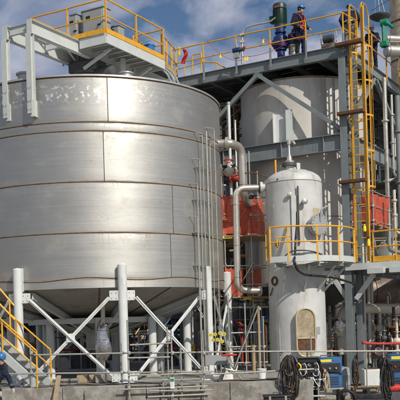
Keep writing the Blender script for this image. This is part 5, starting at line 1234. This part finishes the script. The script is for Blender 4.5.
obj('rim', MB().ring(c, .11, .025, axis=V((.3, 1, 0)), n=20, m=8), 'tag', t); obj('hub', MB().tube(c - V((0, .05, 0)), c + V((0, .07, 0)), .05, 14), 'red', t); obj('bracket', MB().tube(c, pt(295, 380, 24.7), .02, 8), 'galv', t)
# plinth, pallet, red machine bits
c = pt(371, 371, 29.8)
t = thing('plinth', 'white washed concrete plinth with rusty streaks right of the corner column', 'plinth', (c.x, 29.8, .14))
obj('body', MB().box((c.x, 29.8, .45), (.62, .7, .66)), 'white', t, bevel=.03); obj('rust_plate', MB().box((c.x, 29.8, .80), (.4, .4, .03)), 'rust', t)
c = pt(366, 384, 27.6)
t = thing('timber_pallet', 'low weathered timber pallet on the ground below the white plinth', 'pallet', (c.x, 27.6, .14))
for i in range(6): obj('slat', MB().box((c.x - .42 + i * .168, 27.6, .14 + .185), (.14, .8, .03)), 'wood', t)
for j in (-.35, 0, .35):
    obj('bearer', MB().box((c.x, 27.6 + j, .14 + .155), (1.0, .09, .03)), 'wood', t)
    for i in (-.45, 0, .45): obj('spacer', MB().box((c.x + i, 27.6 + j, .14 + .07), (.1, .09, .138)), 'wood', t)
c = pt(395, 388, 25.0)
t = thing('red_pump', 'small red engine pump with black fittings at the lower right corner', 'pump', c)
obj('body', MB().tube(c - V((.16, 0, 0)), c + V((.14, 0, 0)), .12, 18), 'red', t); obj('cover', MB().tube(c + V((.14, 0, 0)), c + V((.2, 0, 0)), .15, 18), 'black', t)
obj('inlet', MB().pipe([c - V((.16, 0, 0)), c - V((.25, 0, -.05)), c - V((.26, 0, -.28))], .035, 10, .06), 'red', t); obj('frame', MB().pipe([c + V((-.25, -.1, -.2)), c + V((-.25, -.1, .22)), c + V((.25, -.1, .22)), c + V((.25, -.1, -.2))], .018, 8, .06), 'black', t)
obj('leg', MB().box(V((c.x, c.y, (c.z - .1) / 2)), (.3, .2, c.z - .1)), 'dgrey', t)
t = thing('white_drum', 'pale blue grey plastic drum between the left welder and the corner column', 'drum', (pt(342, 375, 27).x, 27.2, .14))
c = V((pt(342, 375, 27).x, 27.2, .14)); obj('body', MB().lathe(c, [(.26, 0), (.29, .05), (.29, .3), (.3, .32), (.29, .34), (.29, .6), (.3, .62), (.29, .64), (.27, .85), (.2, .88), (.01, .88)], 28), 'cab', t); obj('lid', MB().tube(c + UP * .88, c + UP * .91, .1, 16), 'hblue', t)
# red barrier tapes / rails
for (x0, y0, x1, y1, Y, r, lb) in ((362, 343, 404, 343, 30.5, .045, 'thick red barrier rail right of the corner column'), (328, 350.5, 404, 351.5, 27.5, .018, 'thin red rope barrier stretched in front of the corner column'), (328, 351.5, 300, 352.0, 27.2, .02, None),
        (158, 347.5, 200, 347, 33, .035, 'red barrier tape behind the tank legs, left of the yellow clip'), (58, 350, 82, 348.5, 33, .04, 'red barrier tape behind the tank legs near the stairs')):
    if lb is None: continue
    a_, b_ = pt(x0, y0, Y), pt(x1, y1, Y); t = thing('red_barrier', lb, 'barrier', a_)
    obj('rail', MB().pipe([a_, a_.lerp(b_, .5) - UP * .03, b_], r, 8, .3), 'red', t)
    for u in (.05, .5, .95): p_ = a_.lerp(b_, u); obj('post', MB().tube((p_.x, p_.y, .8 if Y > 32 and x0 < 300 else .14), p_ + UP * .04, .022, 8), 'galv', t)
    obj('knot', MB().ball(a_ + V((.05, -.02, .02)), r * 1.5, 8), 'red', t)
t = thing('yellow_clip', 'small yellow clip hooked on the red tape behind the tank legs', 'clip', pt(193.5, 349, 32.8))
obj('body', MB().box(pt(193.5, 349, 32.8), (.10, .04, .24), Matrix.Rotation(.2, 3, 'Y')), 'tag', t, bevel=.02); obj('hook', MB().ring(pt(193.8, 345.5, 32.8), .05, .012, axis=V((0, 1, 0)), n=14, m=6), 'tag', t)

# ================================================================ BACK PIPEWORK, RIGHT
t = thing('insulated_pipe', 'fat cream insulated pipe bending down behind the corner column', 'pipe', pt(341, 350, 33))
a_ = pt(341.5, 312, 33.0)
obj('pipe_run', MB().pipe([pt(420, 309, 34.0), pt(341, 308, 33), V((a_.x, 33.0, 1.2))], .20, 18, .55, 8), 'cream', t)
for x in (352, 372, 392): obj('band', MB().ring(pt(x, 308.6, 33.1 + (x - 341) * .012), .203, .012, axis=V((1, .2, 0)), n=24, m=6), 'galv', t)
t = lump('foil_wrap', pt(341, 328, 32.9), (.28, .26, .42), 'foil', 'bright crumpled foil wrapped round the lower bend of the cream pipe', 'wrapping', seed=8, amp=.2); obj('tie_wire', MB().ring(t.location, .27, .008, n=20, m=5), 'galv', t)
t = thing('horizontal_drum', 'big oil stained horizontal drum under the side platform on the right', 'drum', pt(385, 305, 37))
c = pt(366, 292, 37); ax = V((1, .25, 0)).normalized()
obj('shell', MB().lathe(c, [(.01, -.25), (.5, -.18), (.68, 0), (.7, .12), (.7, 3.9), (.5, 4.1), (.01, 4.15)], 36, axis=ax), 'oil', t)
for s in (.2, 1.5, 2.8): obj('band', MB().ring(c + ax * s, .705, .02, axis=ax, n=36, m=6), 'rust', t)
for s in (.7, 3.0): q = c + ax * s; obj('saddle', MB().box(V((q.x, q.y, (q.z - .5 + .14) / 2)), (.3, .9, q.z - .64)), 'grey', t)
rd = random.Random(21)
col_n = {'cream': 'cream', 'galv': 'galvanised', 'dgrey': 'dark grey', 'rust': 'rusty brown', 'pipe': 'shiny steel', 'machine': 'blue', 'grey': 'blue grey', 'yellow': 'yellow', 'white': 'white'}
def hpipe(x0, x1, y, Y, r, m_, lb, dy=0):
    a_, b_ = pt(x0, y, Y), pt(x1, y + dy, Y + .6); t = thing('process_pipe', lb, 'pipe', a_)
    obj('pipe_run', MB().tube(a_, b_, r, 12), m_, t); d = (b_ - a_).normalized(); n_ = int((b_ - a_).length / 1.6)
    for i in range(1, n_ + 1): bolt_flange(t, a_ + d * (i * 1.6 - .6), d, r * 1.7, .05, m_, 6)
    for u in (.1, .9): p_ = a_.lerp(b_, u); obj('pipe_support', MB().bar(V((p_.x, p_.y, .14)), p_ - UP * r, .08, .08), 'grey', t)
for a in ((322, 400, 318, 36.5, .07, 'galv', 'galvanised pipe just below the fat cream pipe'), (356, 402, 330, 35.5, .05, 'rust', 'rusty brown pipe low on the right above the red rail'), (322, 352, 292, 35, .10, 'cream', 'cream pipe between the vessel and corner column, upper one'),
          (322, 350, 300, 34.6, .12, 'cream', 'cream pipe between the vessel and corner column, lower one'), (322, 402, 336, 38, .06, 'pipe', 'shiny pipe in the dark low on the right'), (224, 268, 306, 37, .12, 'cream', 'cream pipe low behind the scaffold tower, wide one'), (226, 268, 327, 39, .08, 'dgrey', 'dark grey pipe behind the lower scaffold bay'),
          (224, 270, 245, 36.5, .06, 'yellow', 'yellow pipe behind the middle of the scaffold tower'), (222, 268, 256, 37.0, .07, 'rust', 'rusty pipe behind the middle of the scaffold tower'), (358, 402, 200, 40, .1, 'galv', 'galvanised pipe high behind the orange basket'), (352, 402, 214, 41, .14, 'cream', 'cream pipe behind the orange basket'),
          (40, 230, 311, 36.6, .05, 'dgrey', 'thin dark pipe crossing behind the tank legs near the cone', ), (60, 225, 336, 40, .11, 'galv', 'galvanised pipe crossing low behind the tank legs'), (30, 220, 345, 41.5, .14, 'rust', 'rusty pipe crossing lowest behind the tank legs'), (130, 165, 319, 38.6, .08, 'cream', 'short cream pipe behind the front tank leg')):
    hpipe(*a)
vs_list = [(327, 345, 34, 1.1), (372, 322, 34, .9), (380, 328, 33.5, 1.2), (388, 318, 34.5, 1.0), (394, 330, 33.0, 1.3), (397, 341, 32.5, 1.1), (366, 334, 34.5, .8), (384, 338, 32.8, .9)]
vcol = ['cream', 'rust', 'cream', 'galv', 'rust', 'cream', 'galv', 'dgrey']
vpos = ['cream valve with red wheel between the vessel and the corner column', 'rust brown valve with grey wheel nearest the corner column, upper row', 'cream valve in the middle of the valve group on the right', 'galvanised valve highest in the group on the right', 'large rust brown valve near the right edge of the photo', 'cream valve lowest at the right edge above the red rail', 'small galvanised valve just right of the corner column', 'dark valve directly above the thick red rail']
for k, (x, y, Y, s_) in enumerate(vs_list):
    valve(pt(x, y, Y), vpos[k], vcol[k], 'red' if k % 3 == 0 else 'galv', s_, group='valves under the side platform')
    p_ = pt(x, y, Y); t = thing('valve_pipe', 'vertical pipe under the ' + vpos[k], 'pipe', (p_.x, p_.y, .14), 'vertical pipes carrying the valves')
    obj('pipe_run', MB().tube((p_.x, p_.y, .14), (p_.x, p_.y, p_.z + .9), .05 * s_, 12), vcol[k], t)
    bolt_flange(t, (p_.x, p_.y, p_.z - .35), UP, .1 * s_, .04, vcol[k], 6)

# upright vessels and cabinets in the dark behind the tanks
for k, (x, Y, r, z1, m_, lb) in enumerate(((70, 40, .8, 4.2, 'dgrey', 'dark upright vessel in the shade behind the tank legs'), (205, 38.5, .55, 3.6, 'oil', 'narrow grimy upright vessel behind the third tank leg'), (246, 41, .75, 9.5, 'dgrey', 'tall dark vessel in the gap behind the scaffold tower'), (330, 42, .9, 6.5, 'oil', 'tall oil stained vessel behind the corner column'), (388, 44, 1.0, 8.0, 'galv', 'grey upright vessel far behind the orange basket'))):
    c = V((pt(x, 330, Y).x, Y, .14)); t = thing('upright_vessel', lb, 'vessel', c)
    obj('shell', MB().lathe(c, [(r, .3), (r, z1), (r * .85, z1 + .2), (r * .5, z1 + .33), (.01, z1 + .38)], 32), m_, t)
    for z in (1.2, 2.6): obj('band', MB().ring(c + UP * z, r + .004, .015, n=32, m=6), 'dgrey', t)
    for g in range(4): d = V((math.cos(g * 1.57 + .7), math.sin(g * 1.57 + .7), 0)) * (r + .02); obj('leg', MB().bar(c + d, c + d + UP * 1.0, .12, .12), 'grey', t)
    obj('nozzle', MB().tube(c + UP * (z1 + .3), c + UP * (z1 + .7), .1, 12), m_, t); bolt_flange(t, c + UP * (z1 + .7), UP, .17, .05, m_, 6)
# stair flights and blue pipes under the tank, seen through the legs
t = thing('far_stair', 'sloping yellow railed stair far behind the tank legs beside blue pipes', 'staircase', pt(150, 345, 39))
for k, (x0, y0, x1, y1) in enumerate(((133, 338, 148, 315), (139, 343, 158, 315), (147, 346, 166, 318))):
    obj('stair_rail', MB().tube(pt(x0, y0, 39), pt(x1, y1, 39.5), .03, 8), 'yellow', t)
obj('stringer', MB().bar(pt(133, 350, 39.2), pt(160, 322, 39.6), .06, .2), 'grey', t)
for i in range(7): obj('tread', MB().box(pt(136 + i * 3.6, 350 - i * 3.7, 39.6), (.3, .9, .03)), 'grate', t)
for k, (x0, y0, x1, y1, lb) in enumerate(((142, 342, 160, 316, 'left sloping blue pipe behind the front tank leg'), (150, 346, 170, 318, 'right sloping blue pipe behind the front tank leg'))):
    t = thing('blue_pipe', lb, 'pipe', pt(x0, y0, 38.4)); a_, b_ = pt(x0, y0, 38.4), pt(x1, y1, 38.8); obj('pipe_run', MB().tube(a_, b_, .055, 10), 'machine', t)
    bolt_flange(t, a_.lerp(b_, .5), b_ - a_, .1, .04, 'machine', 6); obj('foot', MB().tube((a_.x, a_.y, .14), a_, .05, 8), 'machine', t)
# colourful clutter in the gap between tank and silo
for k, (x, y, Y, m_, lb) in enumerate(((222, 122, 38, 'machine', 'blue boxed instrument in the dark gap left of the far silo'), (228, 112, 37, 'tan', 'tan junction box in the dark gap left of the far silo'), (236, 117, 38.5, 'rust', 'rusty round gearbox in the dark gap left of the far silo'))):
    c = pt(x, y, Y); t = thing('instrument_box', lb, 'instrument', c); obj('body', MB().box(c, (.4, .3, .32)), m_, t, bevel=.03); obj('cover', MB().tube(c - V((0, .15, 0)), c - V((0, .24, 0)), .12, 16), 'galv', t)
    obj('hanger', MB().bar(c + UP * .15, V((c.x, c.y, EYE + H3 - .3)), .05, .05), 'grey', t)

c = pt(277, 397, 23.9)
t = thing('tool_box', 'black tool chest with two latches standing at the foundation edge below the cable bundle', 'tool box', (c.x, c.y, 0))
obj('body', MB().box((c.x, c.y, c.z / 2), (.74, .5, c.z)), 'black', t, bevel=.03); obj('lid', MB().box((c.x, c.y, c.z + .035), (.78, .54, .07)), 'black', t, bevel=.02)
for s in (-.22, .22): obj('latch', MB().box((c.x + s, c.y - .262, c.z - .01), (.06, .02, .12)), 'galv', t)
obj('handle', MB().pipe([V((c.x - .12, c.y - .05, c.z + .07)), V((c.x - .1, c.y - .05, c.z + .14)), V((c.x + .1, c.y - .05, c.z + .14)), V((c.x + .12, c.y - .05, c.z + .07))], .014, 6, .03), 'dgrey', t)
for k, (pts_, m_, r, lb) in enumerate((([(60, 384.5), (80, 385.5), (96, 384.3), (112, 386), (140, 385), (160, 386)], 'black', .016, 'black cable snaking along the foundation behind the guard rail'),
        ([(214, 383), (232, 382.2), (248, 383.2), (262, 381), (278, 380.4)], 'boot', .018, 'dark hose lying on the foundation left of the cable bundle'), ([(88, 386.5), (84, 392), (85, 399), (83, 405)], 'dgrey', .014, 'grey cable hanging over the foundation face left of the front scaffold'))):
    Yc = [24.9 + .25 * math.sin(i * 2.1) for i in range(len(pts_))] if k < 2 else [24.5, 24.31, 24.3, 24.28]
    P3 = [pt(x, y, Y) for (x, y), Y in zip(pts_, Yc)]
    if k < 2: P3 = [V((p.x, Y, SLAB + r)) for p, Y in zip(P3, Yc)]
    t = thing('loose_cable', lb, 'cable', P3[0]); obj('cable', MB().pipe(P3, r, 7, .35), m_, t); obj('plug', MB().tube(P3[-1], P3[-1] + V((.09, 0, 0)) if k < 2 else P3[-1] - UP * .1, r * 1.9, 8), 'dgrey', t)
c = V((pt(262, 380, 25.6).x, 25.6, SLAB)); t = thing('paint_pail', 'small white pail with wire handle on the foundation beside the grey vessel foot', 'pail', c)
obj('body', MB().lathe(c, [(.11, 0), (.14, .28), (.15, .28), (.15, .3), (.13, .3), (.10, .03), (.001, .03)], 20), 'card', t); obj('handle', MB().ring(c + UP * .28, .145, .005, axis=V((0, 1, .3)), n=14, m=5, a0=0, a1=180), 'galv', t)
# rear scaffolds filling the dark gaps
def rear_scaffold(x0, x1, y0, y1, z0, z1, nx, dz, lb, seed, bm='wood'):
    rd = random.Random(seed); t = thing('rear_scaffold', lb, 'scaffold', ((x0 + x1) / 2, y0, z0))
    xs = [x0 + (x1 - x0) * i / nx for i in range(nx + 1)]
    for y in (y0, y1):
        for x in xs: obj('standard', MB().tube((x + rd.uniform(-.03, .03), y, z0), (x + rd.uniform(-.03, .03), y, z1 + rd.uniform(-.4, .3)), .0245, 6), rd.choice(('galv', 'galv', 'rust')), t)
    z = z0 + .5; k = 0
    while z < z1:
        for y in (y0 - .04, y1 + .04): obj('ledger', MB().tube((x0 - rd.uniform(.1, .3), y, z + rd.uniform(-.03, .03)), (x1 + rd.uniform(.1, .3), y, z + rd.uniform(-.03, .03)), .0245, 6), rd.choice(('galv', 'rust', 'galv')), t)
        for x in xs: obj('transom', MB().tube((x, y0 - .1, z + .05), (x, y1 + .1, z + .05), .0245, 6), 'galv', t)
        if k % 2 == 1:
            for i in range(3): obj('board', MB().box(((x0 + x1) / 2, y0 + .15 + .24 * i, z + .1), (x1 - x0 + .3, .225, .04)), bm, t)
            obj('brace', MB().tube((xs[0], y0 - .07, z - dz), (xs[-1], y0 - .07, z + dz * .8), .0245, 6), 'galv', t)
        z += dz; k += 1
    return t
rear_scaffold(.9, 3.2, 35.5, 36.6, .14, 12.0, 3, 1.0, 'tall scaffold deep in the gap between the big tank and far silo', 3)
rear_scaffold(-6.8, -2.4, 36.6, 37.8, .14, 3.6, 5, .75, 'low scaffold in the shade behind the tank legs', 8)
rear_scaffold(7.2, 9.8, 39, 40.2, .14, 9.2, 3, 1.1, 'tall scaffold behind the caged ladder and orange basket', 13)
rear_scaffold(4.9, 6.4, 39.5, 40.5, .14, 4.6, 2, .9, 'scaffold behind the corner column below the side platform', 17)
# banks of thin process tubes
def tube_bank(x0, y0, x1, y1, Y, n, r, m_, lb, seed, cat='pipes'):
    rd = random.Random(seed); t = thing('tube_bank', lb, cat, pt(x0, y1, Y))
    for i in range(n):
        x = x0 + (x1 - x0) * (i + rd.uniform(-.2, .2)) / max(1, n - 1); a_ = pt(x, y0 + rd.uniform(0, (y1 - y0) * .3), Y + rd.uniform(-.5, .5)); zb = pt(x, y1, Y).z
        k = rd.choice((-.3, .3, .5)); mm = rd.choice(m_)
        obj('tube', MB().pipe([V((a_.x + k, a_.y + .2, a_.z)), a_, V((a_.x, a_.y, zb)), V((a_.x - k, a_.y, zb - .02))], r * rd.uniform(.7, 1.5), 8, .14), mm, t)
        if rd.random() < .6: bolt_flange(t, V((a_.x, a_.y, a_.z * .5 + zb * .5)), UP, r * 2.2, .05, mm, 6)
    return t
tube_bank(222, 100, 242, 150, 36.0, 5, .05, ('galv', 'machine', 'rust', 'tan', 'dgrey'), 'bank of coloured tubes high in the gap left of the far silo', 2)
tube_bank(226, 240, 266, 300, 35.0, 8, .05, ('galv', 'yellow', 'dgrey', 'cream', 'rust'), 'bank of thin tubes behind the lower orange net', 5)
tube_bank(226, 310, 266, 375, 34.0, 9, .045, ('galv', 'rust', 'dgrey', 'red', 'machine'), 'bank of thin tubes behind the lower scaffold bay', 6)
tube_bank(362, 300, 402, 360, 36.0, 10, .05, ('galv', 'rust', 'cream', 'pipe', 'cream', 'pipe'), 'bank of bright tubes below the oil stained drum', 7)
tube_bank(324, 290, 348, 372, 35.5, 6, .06, ('cream', 'galv', 'rust', 'pipe'), 'bank of tubes between the grey vessel and corner column', 9)
tube_bank(360, 100, 400, 180, 38.5, 8, .06, ('galv', 'cream', 'dgrey', 'pipe'), 'bank of pipes high behind the caged ladder', 10)
tube_bank(44, 318, 90, 378, 37.0, 7, .05, ('galv', 'rust', 'dgrey', 'white'), 'bank of thin tubes behind the left tank leg', 12)
tube_bank(132, 325, 200, 378, 36.0, 9, .05, ('galv', 'rust', 'dgrey', 'cream', 'machine'), 'bank of thin tubes behind the right hand tank braces', 14)
tube_bank(322, 190, 345, 262, 34.3, 6, .05, ('galv', 'cream', 'dgrey'), 'bank of pale tubes between the vessel and the corner column above the platform', 15)
for k, (x, y, Y, sz, m_, lb) in enumerate(((245, 333, 36, (1.3, .8, .5), 'machine', 'blue skid unit in the shade behind the lower scaffold bay'), (70, 365, 36, (1.6, .9, .9), 'dgrey', 'dark skid unit behind the left tank legs'), (150, 368, 35.5, (1.8, .9, .6), 'cab', 'grey skid unit behind the tank braces'), (382, 352, 33.5, (.9, .6, .5), 'oil', 'grimy gearbox unit below the red rail on the right'))):
    c = pt(x, y, Y); t = thing('skid_unit', lb, 'machine', (c.x, Y, .14)); obj('body', MB().box(c, sz), m_, t, bevel=.05)
    obj('cover', MB().tube(c + V((-.2, -sz[1] / 2, .05)), c + V((-.2, -sz[1] / 2 - .12, .05)), sz[2] * .35, 18), 'galv', t); obj('motor', MB().lathe(c + V((sz[0] * .2, 0, sz[2] / 2)), [(.16, 0), (.18, .05), (.18, .35), (.12, .42), (.01, .43)], 18), 'mgreen', t)
    for sx_ in (-1, 1): obj('leg', MB().box((c.x + sx_ * sz[0] * .4, Y, (.14 + c.z - sz[2] / 2) / 2), (.12, sz[1] * .9, max(.05, c.z - sz[2] / 2 - .14))), 'grey', t)

# ================================================================ PROCESS BUILDING BEHIND, DARK CLADDING STANDS IN FOR DEEP SHADE
bd = thing('process_building', 'process building added behind the tanks, clad dark in place of deep shade', 'building', (0, 50, 0))
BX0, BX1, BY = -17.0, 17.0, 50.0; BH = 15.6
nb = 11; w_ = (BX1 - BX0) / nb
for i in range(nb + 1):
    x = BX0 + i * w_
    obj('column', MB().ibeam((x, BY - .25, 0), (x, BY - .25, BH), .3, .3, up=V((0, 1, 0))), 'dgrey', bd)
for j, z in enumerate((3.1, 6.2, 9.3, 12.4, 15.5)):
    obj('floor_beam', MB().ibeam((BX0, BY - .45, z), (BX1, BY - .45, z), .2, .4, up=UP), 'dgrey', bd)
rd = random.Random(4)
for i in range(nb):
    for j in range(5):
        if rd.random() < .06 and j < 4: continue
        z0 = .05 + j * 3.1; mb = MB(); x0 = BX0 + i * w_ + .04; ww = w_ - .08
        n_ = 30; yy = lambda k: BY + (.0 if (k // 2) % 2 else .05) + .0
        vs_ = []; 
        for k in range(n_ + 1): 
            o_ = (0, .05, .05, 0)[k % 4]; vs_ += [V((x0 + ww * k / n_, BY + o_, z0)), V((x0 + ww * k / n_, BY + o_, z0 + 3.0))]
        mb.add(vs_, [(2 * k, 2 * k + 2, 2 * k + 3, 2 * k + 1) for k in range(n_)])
        obj('shade_cladding_panel', mb, 'clad', bd, solid=.01, smooth=0)
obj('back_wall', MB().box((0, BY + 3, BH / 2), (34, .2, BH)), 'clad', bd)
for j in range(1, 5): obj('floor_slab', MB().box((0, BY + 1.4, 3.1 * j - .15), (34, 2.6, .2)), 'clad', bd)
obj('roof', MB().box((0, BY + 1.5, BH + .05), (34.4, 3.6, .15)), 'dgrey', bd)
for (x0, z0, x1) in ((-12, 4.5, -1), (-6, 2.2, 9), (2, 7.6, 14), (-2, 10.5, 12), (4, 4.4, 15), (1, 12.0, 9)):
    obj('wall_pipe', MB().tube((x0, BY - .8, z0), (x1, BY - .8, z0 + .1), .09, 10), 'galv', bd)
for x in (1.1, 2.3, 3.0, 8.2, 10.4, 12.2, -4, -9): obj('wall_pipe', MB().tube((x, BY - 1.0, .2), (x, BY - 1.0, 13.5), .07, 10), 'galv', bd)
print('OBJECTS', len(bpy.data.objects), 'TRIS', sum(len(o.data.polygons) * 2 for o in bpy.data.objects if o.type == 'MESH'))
